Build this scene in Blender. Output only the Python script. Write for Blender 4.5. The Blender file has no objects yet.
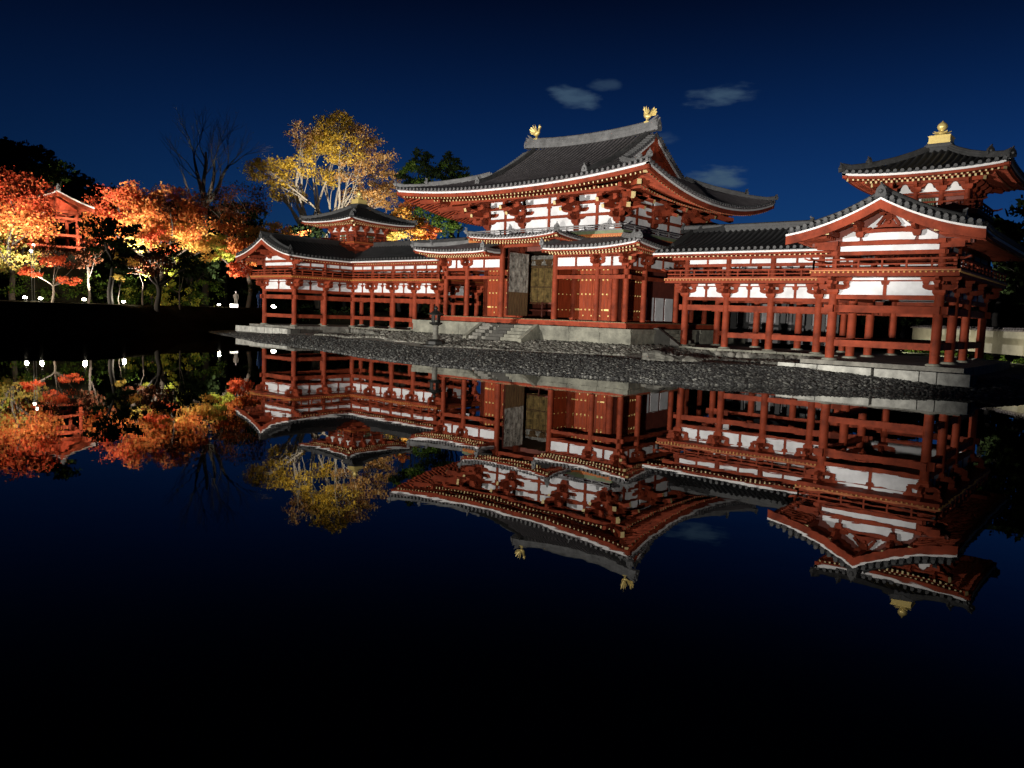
import bpy, bmesh, math, random
import numpy as np
from mathutils import Vector, Matrix

# ------------------------------------------------------------------ camera, world, lights, exposure
S = bpy.context.scene
COL = S.collection
rng = random.Random(11)
nrg = np.random.default_rng(5)

cam_d = bpy.data.cameras.new('camera')
cam_d.lens = 27.061; cam_d.sensor_width = 36.0; cam_d.sensor_fit = 'HORIZONTAL'
cam_d.clip_start = 0.1; cam_d.clip_end = 3000
cam = bpy.data.objects.new('camera', cam_d); COL.objects.link(cam)
CP = Vector((30.4171, -37.2833, 2.4098))
_pi, _ro, _ya = -0.0917, 0.0340, -0.7001
F_ = Vector((math.sin(_ya)*math.cos(_pi), math.cos(_ya)*math.cos(_pi), math.sin(_pi)))
R_ = Vector((math.cos(_ya), -math.sin(_ya), 0)); U_ = R_.cross(F_)
R2 = math.cos(_ro)*R_ + math.sin(_ro)*U_; U2 = -math.sin(_ro)*R_ + math.cos(_ro)*U_
cam.matrix_world = Matrix(((R2.x, U2.x, -F_.x, CP.x), (R2.y, U2.y, -F_.y, CP.y), (R2.z, U2.z, -F_.z, CP.z), (0, 0, 0, 1)))
S.camera = cam

MOON_EL, MOON_AZ = math.radians(28), math.radians(200)
w = bpy.data.worlds.new('World'); S.world = w; w.use_nodes = True
nt = w.node_tree; nt.nodes.clear()
def wn(t, **k):
    n = nt.nodes.new(t)
    for a, b in k.items(): setattr(n, a, b)
    return n
out = wn('ShaderNodeOutputWorld'); bg = wn('ShaderNodeBackground'); bg.inputs['Strength'].default_value = 0.05
sky = wn('ShaderNodeTexSky', sky_type='NISHITA'); sky.sun_disc = False
sky.sun_elevation = MOON_EL; sky.sun_rotation = MOON_AZ; sky.air_density = 1.0; sky.dust_density = 0.3; sky.ozone_density = 4.0
tint = wn('ShaderNodeMix', data_type='RGBA', blend_type='MULTIPLY'); tint.inputs[0].default_value = 1.0
tint.inputs[7].default_value = (0.035, 0.145, 0.39, 1)
nt.links.new(sky.outputs[0], tint.inputs[6])
tc = wn('ShaderNodeTexCoord')
noi = wn('ShaderNodeTexNoise'); noi.inputs['Scale'].default_value = 20; noi.inputs['Detail'].default_value = 5; noi.inputs['Roughness'].default_value = .55
mp = wn('ShaderNodeMapping'); mp.inputs['Scale'].default_value = (1, 1, 3.4)
nt.links.new(tc.outputs['Generated'], mp.inputs[0]); nt.links.new(mp.outputs[0], noi.inputs['Vector'])
cur = tint.outputs[2]
# the night sky is deepest overhead and away from the town glow behind the hall
sep = wn('ShaderNodeSeparateXYZ'); nt.links.new(tc.outputs['Generated'], sep.inputs[0])
def mrange(sock, a, b_, c, d):
    n = wn('ShaderNodeMapRange', interpolation_type='SMOOTHSTEP'); nt.links.new(sock, n.inputs[0])
    for i, v_ in enumerate((a, b_, c, d)): n.inputs[i+1].default_value = v_
    return n.outputs[0]
glow = wn('ShaderNodeVectorMath', operation='DOT_PRODUCT'); nt.links.new(tc.outputs['Generated'], glow.inputs[0]); glow.inputs[1].default_value = (-.46, .88, .1)
f1 = mrange(sep.outputs['Z'], .10, .46, 1.0, .07); f2 = mrange(glow.outputs['Value'], .55, .98, .45, 1.0)
fm = wn('ShaderNodeMath', operation='MULTIPLY'); nt.links.new(f1, fm.inputs[0]); nt.links.new(f2, fm.inputs[1])
dk = wn('ShaderNodeVectorMath', operation='SCALE'); nt.links.new(cur, dk.inputs[0]); nt.links.new(fm.outputs[0], dk.inputs['Scale'])
cur = dk.outputs[0]
def dirpx(x, y):
    d = F_*769.73 + R2*(x-512) - U2*(y-384)
    return d.normalized()
# thin night clouds hung at fixed directions in the sky
acc = None
for (x, y, rx, rz, tl, k) in [(575, 98, .034, .015, -.18, .75), (603, 85, .022, .008, 0, .35), (723, 95, .046, .013, .10, .75), (713, 178, .042, .018, -.05, .9), (668, 138, .018, .009, 0, .35)]:
    d = dirpx(x, y); e1 = Vector((d.y, -d.x, 0)).normalized(); e2 = e1.cross(d).normalized()
    a1 = (e1*math.cos(tl) + e2*math.sin(tl)); a2 = (-e1*math.sin(tl) + e2*math.cos(tl))
    s_ = []
    for ax, r in ((a1, rx), (a2, rz)):
        dp = wn('ShaderNodeVectorMath', operation='DOT_PRODUCT'); nt.links.new(tc.outputs['Generated'], dp.inputs[0]); dp.inputs[1].default_value = ax
        dv = wn('ShaderNodeMath', operation='DIVIDE'); nt.links.new(dp.outputs['Value'], dv.inputs[0]); dv.inputs[1].default_value = r
        pw = wn('ShaderNodeMath', operation='MULTIPLY'); nt.links.new(dv.outputs[0], pw.inputs[0]); nt.links.new(dv.outputs[0], pw.inputs[1])
        s_.append(pw)
    ad = wn('ShaderNodeMath', operation='ADD'); nt.links.new(s_[0].outputs[0], ad.inputs[0]); nt.links.new(s_[1].outputs[0], ad.inputs[1])
    ds = wn('ShaderNodeVectorMath', operation='DOT_PRODUCT'); nt.links.new(tc.outputs['Generated'], ds.inputs[0]); ds.inputs[1].default_value = d
    fr = wn('ShaderNodeMath', operation='GREATER_THAN'); nt.links.new(ds.outputs['Value'], fr.inputs[0]); fr.inputs[1].default_value = 0
    nm = wn('ShaderNodeMath', operation='MULTIPLY_ADD'); nt.links.new(noi.outputs['Fac'], nm.inputs[0]); nm.inputs[1].default_value = 3.6; nm.inputs[2].default_value = -1.75
    su = wn('ShaderNodeMath', operation='SUBTRACT'); nt.links.new(nm.outputs[0], su.inputs[0]); nt.links.new(ad.outputs[0], su.inputs[1])
    mr = wn('ShaderNodeMapRange', interpolation_type='SMOOTHSTEP'); nt.links.new(su.outputs[0], mr.inputs[0])
    mr.inputs[1].default_value = -1.0; mr.inputs[2].default_value = .3; mr.inputs[3].default_value = 0; mr.inputs[4].default_value = k
    mu = wn('ShaderNodeMath', operation='MULTIPLY'); nt.links.new(mr.outputs[0], mu.inputs[0]); nt.links.new(fr.outputs[0], mu.inputs[1])
    if acc is None: acc = mu.outputs[0]
    else:
        mx = wn('ShaderNodeMath', operation='MAXIMUM'); nt.links.new(acc, mx.inputs[0]); nt.links.new(mu.outputs[0], mx.inputs[1]); acc = mx.outputs[0]
clm = wn('ShaderNodeMix', data_type='RGBA', blend_type='MIX'); nt.links.new(acc, clm.inputs[0]); nt.links.new(cur, clm.inputs[6])
CLOUD = (1.0, 1.85, 2.9, 1); clm.inputs[7].default_value = CLOUD
nt.links.new(clm.outputs[2], bg.inputs['Color']); nt.links.new(bg.outputs[0], out.inputs[0])

sun_d = bpy.data.lights.new('moon', 'SUN'); sun_d.energy = 0.012; sun_d.angle = math.radians(0.5); sun_d.color = (.8, .88, 1)
sun = bpy.data.objects.new('moon', sun_d); COL.objects.link(sun)
sun.rotation_euler = (math.radians(62), 0, math.radians(-20)); sun.location = (0, -60, 60)

def spot(name, loc, aim, energy, size=60, blend=.4, rad=.25, col=(1, .95, .88)):
    d = bpy.data.lights.new(name, 'SPOT'); d.energy = energy; d.spot_size = math.radians(size); d.spot_blend = blend
    d.shadow_soft_size = rad; d.color = col
    o = bpy.data.objects.new(name, d); COL.objects.link(o); o.location = loc
    o.rotation_euler = (Vector(aim)-Vector(loc)).to_track_quat('-Z', 'Y').to_euler()
    return o
# the temple's floodlights on the near bank of the pond, and an added gable spot
spot('floodlight', (-7, -43, 1.3), (-3.2, -8, 6.9), 88000, 72.5, .16, .12)
spot('floodlight', (27.6, -39.5, 1.2), (3, 3, 9.0), 50000, 55, .6, .3)
spot('floodlight', (47, -30, 1.2), (5.0, 6.8, 12.6), 20000, 9, .5, .25)  # unseen spot added only to brighten the main roof gable

S.view_settings.view_transform = 'Standard'; S.view_settings.look = 'None'
S.view_settings.exposure = 0.0; S.view_settings.gamma = 1.0; S.view_settings.use_curve_mapping = False
S.render.engine = 'CYCLES'
S.cycles.use_denoising = True; S.cycles.max_bounces = 6; S.cycles.diffuse_bounces = 1; S.cycles.glossy_bounces = 3
S.cycles.transmission_bounces = 2; S.cycles.sample_clamp_indirect = 3.0; S.cycles.caustics_reflective = False; S.cycles.caustics_refractive = False

# ------------------------------------------------------------------ materials
MATS = {}
def mat(name, col, rough=.6, metal=0, var=.0, vscale=3.0, bump=0, bscale=20, spec=.5, stretch=None, dark=None, island=None, coat=0):
    m = bpy.data.materials.new(name); m.use_nodes = True; t = m.node_tree; b = t.nodes['Principled BSDF']
    b.inputs['Roughness'].default_value = rough; b.inputs['Metallic'].default_value = metal; b.inputs['Specular IOR Level'].default_value = spec
    b.inputs['Base Color'].default_value = (*col, 1)
    tcn = t.nodes.new('ShaderNodeTexCoord'); vec = tcn.outputs['Object']
    if stretch:
        mpn = t.nodes.new('ShaderNodeMapping'); mpn.inputs['Scale'].default_value = stretch; t.links.new(vec, mpn.inputs[0]); vec = mpn.outputs[0]
    src = None
    if var:
        n = t.nodes.new('ShaderNodeTexNoise'); n.inputs['Scale'].default_value = vscale; n.inputs['Detail'].default_value = 6; n.inputs['Roughness'].default_value = .65
        t.links.new(vec, n.inputs['Vector'])
        r = t.nodes.new('ShaderNodeValToRGB'); r.color_ramp.elements[0].position = .32; r.color_ramp.elements[1].position = .68
        d = dark or tuple(c*(1-var) for c in col)
        r.color_ramp.elements[0].color = (*d, 1); r.color_ramp.elements[1].color = (*[min(1, c*(1+var*.35)) for c in col], 1)
        t.links.new(n.outputs['Fac'], r.inputs[0]); src = r.outputs[0]
    if island:
        g = t.nodes.new('ShaderNodeNewGeometry'); r2 = t.nodes.new('ShaderNodeValToRGB'); r2.color_ramp.interpolation = 'LINEAR'
        els = r2.color_ramp.elements
        while len(els) < len(island): els.new(.5)
        for i, c in enumerate(island): els[i].position = i/(len(island)-1); els[i].color = (*c, 1)
        t.links.new(g.outputs['Random Per Island'], r2.inputs[0])
        if src:
            mx = t.nodes.new('ShaderNodeMix'); mx.data_type = 'RGBA'; mx.blend_type = 'MULTIPLY'; mx.inputs[0].default_value = 1
            t.links.new(r2.outputs[0], mx.inputs[6]); t.links.new(src, mx.inputs[7]); src = mx.outputs[2]
        else: src = r2.outputs[0]
    if src: t.links.new(src, b.inputs['Base Color'])
    if bump:
        n = t.nodes.new('ShaderNodeTexNoise'); n.inputs['Scale'].default_value = bscale; n.inputs['Detail'].default_value = 4
        t.links.new(vec, n.inputs['Vector'])
        bp = t.nodes.new('ShaderNodeBump'); bp.inputs['Strength'].default_value = bump; bp.inputs['Distance'].default_value = .05
        t.links.new(n.outputs['Fac'], bp.inputs['Height']); t.links.new(bp.outputs[0], b.inputs['Normal'])
    MATS[name] = m
    return m
def leafmat(name, cols, trans=.5):
    m = bpy.data.materials.new(name); m.use_nodes = True; t = m.node_tree; t.nodes.clear()
    o = t.nodes.new('ShaderNodeOutputMaterial'); a = t.nodes.new('ShaderNodeBsdfDiffuse'); b = t.nodes.new('ShaderNodeBsdfTranslucent'); x = t.nodes.new('ShaderNodeMixShader')
    x.inputs[0].default_value = trans
    g = t.nodes.new('ShaderNodeNewGeometry'); r = t.nodes.new('ShaderNodeValToRGB'); els = r.color_ramp.elements
    while len(els) < len(cols): els.new(.5)
    for i, c in enumerate(cols): els[i].position = i/(len(cols)-1); els[i].color = (*c, 1)
    t.links.new(g.outputs['Random Per Island'], r.inputs[0])
    t.links.new(r.outputs[0], a.inputs[0]); t.links.new(r.outputs[0], b.inputs[0])
    t.links.new(a.outputs[0], x.inputs[1]); t.links.new(b.outputs[0], x.inputs[2]); t.links.new(x.outputs[0], o.inputs[0])
    MATS[name] = m
def emit(name, col, k):
    m = bpy.data.materials.new(name); m.use_nodes = True; b = m.node_tree.nodes['Principled BSDF']
    b.inputs['Base Color'].default_value = (*col, 1); b.inputs['Emission Color'].default_value = (*col, 1); b.inputs['Emission Strength'].default_value = k
    MATS[name] = m

mat('vermilion', (.275, .047, .019), .68, var=.55, vscale=1.6, bump=.15, bscale=9, spec=.16)
mat('vermilion_board', (.35, .05, .02), .6, var=.25, vscale=2.4, spec=.16, stretch=(3, 3, .5), bump=.2, bscale=8)
mat('door_red', (.30, .050, .017), .6, var=.45, vscale=3, stretch=(4, 4, .35), bump=.2, bscale=6, spec=.12)
mat('dark_red', (.16, .035, .02), .6, var=.4, vscale=2)
mat('plaster', (.80, .80, .81), .85, var=.26, vscale=1.1, bump=.1, bscale=12)
mat('wall_dull', (.30, .285, .225), .9, var=.4, vscale=.8)
mat('rock', (.13, .125, .105), .85, var=.5, vscale=2.2, bump=.8, bscale=5)
mat('white_paint', (.78, .76, .74), .6, var=.12, vscale=3)
mat('board_end', (.58, .30, .07), .6)
mat('ochre', (.70, .54, .25), .5, var=.2, vscale=4)
mat('orange_paint', (.48, .13, .028), .55, var=.2, vscale=3)
mat('green_paint', (.17, .21, .11), .6, var=.3, vscale=3)
mat('gilt', (1.0, .74, .26), .38, metal=.35, var=.18, vscale=9, spec=.6)
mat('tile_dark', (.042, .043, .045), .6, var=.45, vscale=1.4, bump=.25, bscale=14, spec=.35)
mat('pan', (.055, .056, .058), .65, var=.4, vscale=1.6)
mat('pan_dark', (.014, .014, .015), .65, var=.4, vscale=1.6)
mat('tile', (.17, .153, .158), .6, var=.4, vscale=1.4, bump=.25, bscale=14, spec=.45)
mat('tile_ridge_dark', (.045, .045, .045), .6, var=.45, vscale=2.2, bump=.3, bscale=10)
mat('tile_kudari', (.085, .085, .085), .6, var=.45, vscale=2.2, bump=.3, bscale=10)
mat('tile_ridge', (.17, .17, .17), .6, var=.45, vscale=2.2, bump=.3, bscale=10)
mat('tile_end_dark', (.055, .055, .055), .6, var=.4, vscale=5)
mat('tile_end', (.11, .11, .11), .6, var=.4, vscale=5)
mat('stone', (.21, .205, .16), .8, var=.6, vscale=1.5, bump=.5, bscale=7)
mat('stone_pale', (.42, .415, .37), .8, var=.5, vscale=2.4, bump=.4, bscale=8)
mat('stone_dark', (.055, .052, .044), .85, var=.5, vscale=1.2, bump=.6, bscale=6)
mat('stone_old', (.21, .20, .17), .85, var=.6, vscale=1.8, bump=.7, bscale=6, island=((.45,)*3, (1,)*3, (.75,)*3))
mat('bronze', (.014, .014, .012), .6, metal=.3, var=.4, vscale=5)
mat('weathered', (.62, .59, .52), .7, var=.75, vscale=3.2, stretch=(1.4, 1.4, 1.0), dark=(.05, .045, .04))
mat('bare_wood', (.26, .15, .065), .7, var=.7, vscale=5, stretch=(5, 5, .35), dark=(.03, .02, .012))
mat('gold_wall', (.62, .42, .15), .55, metal=.25, var=.6, vscale=2.2, dark=(.045, .035, .018))
mat('grey_wood', (.22, .21, .21), .7, var=.3)
mat('soil', (.016, .015, .010), .95, spec=0, var=.5, vscale=.6, bump=.5, bscale=4)
mat('gravel_ground', (.18, .17, .14), .95, var=.5, vscale=2.0, bump=.6, bscale=14)
mat('studs', (.85, .62, .22), .4, metal=.2)
mat('sand', (.30, .285, .24), .95, var=.25, vscale=1.2, bump=.3, bscale=25)
mat('pebble', (1, 1, 1), .75, island=((.008, .0085, .008), (.022, .022, .021), (.06, .06, .056), (.012, .012, .012), (.16, .158, .14), (.017, .017, .016), (.032, .032, .03)))
mat('rubble', (1, 1, 1), .8, island=((.06, .057, .048), (.14, .135, .11), (.09, .087, .074), (.26, .245, .21)))
mat('lawn', (.030, .042, .014), .95, var=.5, vscale=2.5, bump=.6, bscale=30)
mat('bark', (.06, .046, .035), .85, var=.5, vscale=3, stretch=(1, 1, .25), bump=.6, bscale=6)
mat('bark_dark', (.085, .07, .052), .9)
mat('bark_pale', (.22, .19, .15), .8, var=.4, vscale=2.5, stretch=(1, 1, .3), bump=.4, bscale=6)
mat('bark_black', (.010, .008, .007), .9)
mat('hill', (.008, .010, .007), 1)
mat('black', (.010, .010, .010), .6)
mat('cloth_white', (.75, .73, .68), .8)
mat('figure_pale', (.16, .15, .145), .8, var=.3)
mat('skin', (.55, .36, .27), .6)
mat('coat_dark', (.03, .035, .05), .8)
mat('coat_blue', (.03, .10, .35), .8)
emit('lamp_glow', (1, .93, .80), 40)
emit('lamp_paper', (1, .95, .85), 4)
emit('lamp_glow_far', (1, .97, .92), 25)
leafmat('maple_orange', ((.78, .20, .06), (.85, .30, .08), (.68, .13, .05), (.88, .42, .12), (.74, .22, .07)))
leafmat('maple_red', ((.60, .085, .04), (.72, .15, .06), (.48, .06, .03), (.76, .22, .08)))
leafmat('maple_yellow', ((.78, .58, .16), (.64, .58, .18), (.82, .48, .12), (.50, .52, .14)))
leafmat('maple_gold', ((.82, .44, .10), (.85, .56, .14), (.74, .32, .08), (.66, .50, .12)))
leafmat('leaf_lime', ((.36, .42, .06), (.55, .52, .10), (.24, .32, .05)))
leafmat('leaf_yellow', ((.60, .38, .05), (.70, .47, .06), (.46, .30, .05), (.36, .29, .07)))
leafmat('leaf_dry', ((.42, .22, .06), (.50, .30, .10), (.36, .17, .06), (.46, .36, .20)))
leafmat('leaf_green', ((.035, .070, .012), (.07, .12, .02), (.02, .045, .010), (.10, .13, .025)), .25)
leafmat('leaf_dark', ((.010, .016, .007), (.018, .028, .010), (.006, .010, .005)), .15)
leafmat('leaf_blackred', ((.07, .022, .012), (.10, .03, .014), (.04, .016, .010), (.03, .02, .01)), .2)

# water: a near-black, almost still mirror
m = bpy.data.materials.new('pond_water'); m.use_nodes = True; t = m.node_tree; b = t.nodes['Principled BSDF']
b.inputs['Base Color'].default_value = (0, 0, 0, 1); b.inputs['Roughness'].default_value = .009; b.inputs['IOR'].default_value = 1.45
n = t.nodes.new('ShaderNodeTexNoise'); n.inputs['Scale'].default_value = 1.1; n.inputs['Detail'].default_value = 3
tcn = t.nodes.new('ShaderNodeTexCoord'); t.links.new(tcn.outputs['Object'], n.inputs['Vector'])
bp = t.nodes.new('ShaderNodeBump'); bp.inputs['Strength'].default_value = .06; bp.inputs['Distance'].default_value = .02
t.links.new(n.outputs['Fac'], bp.inputs['Height']); t.links.new(bp.outputs[0], b.inputs['Normal'])
MATS['water'] = m
# ------------------------------------------------------------------ mesh helpers
class MB:
    def __init__(s, sx=1): s.v = []; s.f = []; s.m = []; s.s = []; s.sx = sx; s.names = []
    def mi(s, m):
        if m not in s.names: s.names.append(m)
        return s.names.index(m)
    def add(s, vs, fs, m, smooth=False):
        o = len(s.v); s.v += [(s.sx*p[0], p[1], p[2]) for p in vs]; k = s.mi(m)
        for f in fs:
            f = [o+i for i in f]
            if s.sx < 0: f = f[::-1]
            s.f.append(f); s.m.append(k); s.s.append(smooth)
    def box(s, x0, x1, y0, y1, z0, z1, m):
        if x0 > x1: x0, x1 = x1, x0
        if y0 > y1: y0, y1 = y1, y0
        s.add([(x0,y0,z0),(x1,y0,z0),(x1,y1,z0),(x0,y1,z0),(x0,y0,z1),(x1,y0,z1),(x1,y1,z1),(x0,y1,z1)],
              [(0,3,2,1),(4,5,6,7),(0,1,5,4),(1,2,6,5),(2,3,7,6),(3,0,4,7)], m)
    def bar(s, p0, p1, w, h, m, endm=None, up=(0,0,1), w1=None, h1=None):
        p0, p1 = Vector(p0), Vector(p1); d = (p1-p0).normalized(); r = d.cross(Vector(up))
        if r.length < 1e-4: r = Vector((1,0,0))
        r.normalize(); u = r.cross(d)
        w1 = w if w1 is None else w1; h1 = h if h1 is None else h1
        vs = [p0-r*w/2-u*h/2, p0+r*w/2-u*h/2, p0+r*w/2+u*h/2, p0-r*w/2+u*h/2,
              p1-r*w1/2-u*h1/2, p1+r*w1/2-u*h1/2, p1+r*w1/2+u*h1/2, p1-r*w1/2+u*h1/2]
        s.add(vs, [(4,5,6,7),(0,1,5,4),(1,2,6,5),(2,3,7,6),(3,0,4,7)], m)
        s.add(vs[:4], [(0,3,2,1)], endm or m)
    def cyl(s, p0, p1, r0, r1, n, m, smooth=True, caps=True):
        p0, p1 = Vector(p0), Vector(p1); d = (p1-p0).normalized(); a = d.orthogonal().normalized(); b_ = d.cross(a)
        vs = []
        for p, r in ((p0, r0), (p1, r1)):
            for i in range(n):
                q = 2*math.pi*i/n; vs.append(p + a*math.cos(q)*r + b_*math.sin(q)*r)
        s.add(vs, [(i, (i+1) % n, n+(i+1) % n, n+i) for i in range(n)], m, smooth)
        if caps: s.add(vs, [tuple(range(n))[::-1], tuple(range(n, 2*n))], m)
    def tube(s, pts, rad, n, m):
        pts = [Vector(p) for p in pts]; vs = []; a = None
        for i, p in enumerate(pts):
            d = (pts[min(i+1, len(pts)-1)]-pts[max(i-1, 0)]).normalized()
            if a is None: a = d.orthogonal().normalized()
            a = (a - d*a.dot(d)).normalized(); b_ = d.cross(a); r = rad[i] if hasattr(rad, '__len__') else rad
            for k in range(n):
                q = 2*math.pi*k/n; vs.append(p+a*math.cos(q)*r+b_*math.sin(q)*r)
        fs = [(i*n+k, i*n+(k+1) % n, (i+1)*n+(k+1) % n, (i+1)*n+k) for i in range(len(pts)-1) for k in range(n)]
        s.add(vs, fs, m, True); L = (len(pts)-1)*n
        s.add(vs, [tuple(range(n))[::-1], tuple(range(L, L+n))], m)
    def lathe(s, c, prof, n, m, smooth=True):
        vs = []
        for r, z in prof:
            for i in range(n):
                q = 2*math.pi*i/n; vs.append((c[0]+r*math.cos(q), c[1]+r*math.sin(q), c[2]+z))
        fs = [(j*n+i, j*n+(i+1) % n, (j+1)*n+(i+1) % n, (j+1)*n+i) for j in range(len(prof)-1) for i in range(n)]
        s.add(vs, fs, m, smooth); L = (len(prof)-1)*n
        s.add(vs, [tuple(range(n))[::-1], tuple(range(L, L+n))], m)
    def grid(s, rows, m, smooth=True):
        n = len(rows[0]); vs = [p for r in rows for p in r]
        s.add(vs, [(i*n+k, i*n+k+1, (i+1)*n+k+1, (i+1)*n+k) for i in range(len(rows)-1) for k in range(n-1)], m, smooth)
    def prism(s, poly, ext, m):
        ext = Vector(ext); n = len(poly); a = [Vector(p) for p in poly]; vs = a+[p+ext for p in a]
        s.add(vs, [tuple(range(n))[::-1], tuple(range(n, 2*n))]+[(i, (i+1) % n, n+(i+1) % n, n+i) for i in range(n)], m)
    def sweep(s, path, outs, o0, o1, z0, z1, m, ends=True):
        vs = []
        for p, o in zip(path, outs):
            p = Vector(p); o = Vector(o)
            vs += [p+o*o0+Vector((0,0,z0)), p+o*o1+Vector((0,0,z0)), p+o*o1+Vector((0,0,z1)), p+o*o0+Vector((0,0,z1))]
        fs = [(4*i+k, 4*i+(k+1) % 4, 4*i+4+(k+1) % 4, 4*i+4+k) for i in range(len(path)-1) for k in range(4)]
        s.add(vs, fs, m)
        if ends:
            L = 4*(len(path)-1); s.add(vs, [(0,1,2,3), (L+3,L+2,L+1,L)], m)
    def mesh(s, name, base=(0,0,0)):
        me = bpy.data.meshes.new(name)
        me.from_pydata([(p[0]-base[0], p[1]-base[1], p[2]-base[2]) for p in s.v], [], s.f)
        for n in s.names: me.materials.append(MATS[n])
        me.polygons.foreach_set('material_index', s.m); me.polygons.foreach_set('use_smooth', s.s)
        me.update(); return me
    def build(s, name, parent=None, label=None):
        base = BASE.get(top(parent), (0,0,0)) if parent else (0,0,0)
        o = bpy.data.objects.new(name, s.mesh(name, base)); COL.objects.link(o)
        if parent: o.parent = parent
        if label: o['label'] = label
        return o
BASE = {}
def top(o):
    while o.parent: o = o.parent
    return o.name
def thing(name, label, cat, loc, group=None):
    o = bpy.data.objects.new(name, None); COL.objects.link(o); o.location = loc; o.empty_display_size = .3
    o['label'] = label; o['category'] = cat
    if group: o['group'] = group
    BASE[o.name] = tuple(loc); return o
def tag(o, label, cat, group=None):
    o['label'] = label; o['category'] = cat
    if group: o['group'] = group
    return o
def kind(o, k='structure'): o['kind'] = k; return o
def place(name, me, parent, loc, rz=0, label=None):
    b_ = BASE[top(parent)]
    o = bpy.data.objects.new(name, me); COL.objects.link(o); o.parent = parent
    o.location = (loc[0]-b_[0], loc[1]-b_[1], loc[2]-b_[2]); o.rotation_euler = (0, 0, rz)
    if label: o['label'] = label
    return o

# ------------------------------------------------------------------ temple carpentry
TILE, PAN, RIDGE, TEND = 'tile_dark', 'pan_dark', 'tile_ridge_dark', 'tile_end_dark'      # weaker light on the wings is painted in as darker tiles than the main hall's
def roof_patch(mb, P, ua, ub, dmax, sp=.30, rows=12, amp=.10, rib0=None, dmin=0.0, dpow=1.0):
    """corrugated tile slope; P(u, d) gives the point, ua(d)/ub(d) the two side limits, d is the plan distance from the eave"""
    ds = [dmin+(dmax-dmin)*(i/rows)**dpow for i in range(rows+1)]
    u0 = min(ua(d) for d in ds); u1 = max(ub(d) for d in ds)
    n0 = math.floor(u0/sp)-1; n1 = math.ceil(u1/sp)+1
    fr = [0, .22, .28, .38, .5, .62, .72, .78]
    us = [(n+f)*sp for n in range(n0, n1) for f in fr]; bm_ = [(math.sqrt(max(0, 1-((f-.5)/.28)**2))*amp) for n in range(n0, n1) for f in fr]
    keep = [i for i, u in enumerate(us) if u0-sp <= u <= u1+sp]
    g = []
    for d in ds:
        a, b_ = ua(d), ub(d); r = []
        for i in keep:
            u = us[i]; uc = min(max(u, a), b_); p = Vector(P(uc, d)); p.z += bm_[i] if a <= u <= b_ else 0; r.append(p)
        g.append(r)
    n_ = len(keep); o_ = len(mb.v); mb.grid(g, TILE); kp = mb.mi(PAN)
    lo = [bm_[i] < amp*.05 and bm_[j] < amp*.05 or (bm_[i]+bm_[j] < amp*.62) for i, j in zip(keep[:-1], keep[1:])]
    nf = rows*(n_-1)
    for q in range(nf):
        if lo[q % (n_-1)]: mb.m[len(mb.m)-nf+q] = kp  # darker pan tiles: dirt plus painted valley shade to bring out the ribs
    return [(n+.5)*sp for n in range(n0, n1) if u0+.05 < (n+.5)*sp < u1-.05]
def tile_ends(mb, P, us, out, ua, ub, d=0.0):
    for u in us:
        if ua(d)+.03 < u < ub(d)-.03:
            p = Vector(P(u, d)); o = Vector(out)
            mb.cyl(p+o*.05+Vector((0,0,.035)), p-o*.14+Vector((0,0,.05)), .085, .085, 8, TEND)
            mb.box(p.x-.07, p.x+.07, p.y-.07, p.y+.07, p.z-.06, p.z-.005, TILE)
def eave(mb, Z, a, b, out, depth, wallz, hipa=True, hipb=True, sp=.28, two=True, endm='ochre', boardh=.18, rafz=.30, white=.09, n=28):
    """white-edged eave with rafters from eave line a->b; Z(s) is the height of the white edge at length s; wallz the soffit height at depth"""
    a, b = Vector((a[0], a[1], 0)), Vector((b[0], b[1], 0)); L = (b-a).length; t = (b-a)/L; o = Vector((out[0], out[1], 0))
    pt = lambda s, inn, z: a+t*s-o*inn+Vector((0,0,z))
    path = [pt(L*i/n, 0, Z(L*i/n)) for i in range(n+1)]; outs = [o]*(n+1)
    mb.sweep(path, outs, -.16, 0, -white, 0, 'white_paint')
    mb.sweep(path, outs, -.24, -.045, -white-boardh, -white-.002, 'vermilion')
    mb.sweep(path, outs, -.30, -.02, .002, .06, TILE)
    # soffit boards, coloured darker to paint in the shade between the rafters
    rows = []
    for j in range(7):
        inn = .12+(depth-.12)*j/6; r = []
        for i in range(n+1):
            s0 = inn if hipa else 0; s1 = L-(inn if hipb else 0); s = s0+(s1-s0)*i/n
            f = j/6; ze = Z(L*i/n)-white-.05; r.append(pt(s, inn, ze*(1-f)+wallz*f))
        rows.append(r)
    mb.grid(rows, 'dark_red', False)
    k = int(L/sp)
    for i in range(1, k):
        s = i*L/k; z = Z(s)
        m = 1e9
        if hipa: m = min(m, s)
        if hipb: m = min(m, L-s)
        d1 = depth*(.42 if two else 1.0)
        if m > .35:
            e = min(d1, m-.02); zz = lambda inn, off: (z-white-.05)*(1-inn/depth)+wallz*(inn/depth)-off
            mb.bar(pt(s, .20, zz(.20, rafz-.10)), pt(s, e, zz(e, .10)), .075, .09, 'vermilion', endm)
        if two and m > depth*.36+.2:
            e = min(depth, m-.02); b0 = depth*.36
            mb.bar(pt(s, b0, zz(b0, rafz+.04)), pt(s, e, zz(e, .12)), .08, .10, 'vermilion', endm)
    if two:
        q0 = depth*.38; r = []
        ss = [max(q0, 0) if hipa else 0, L-(q0 if hipb else 0)]
        p2 = []
        for i in range(n+1):
            s = ss[0]+(ss[1]-ss[0])*i/n; p2.append(pt(s, q0, (Z(L*i/n)-white-.05)*(1-.38)+wallz*.38-.16))
        mb.sweep(p2, outs, -.12, 0, -.06, .08, 'vermilion')
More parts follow.
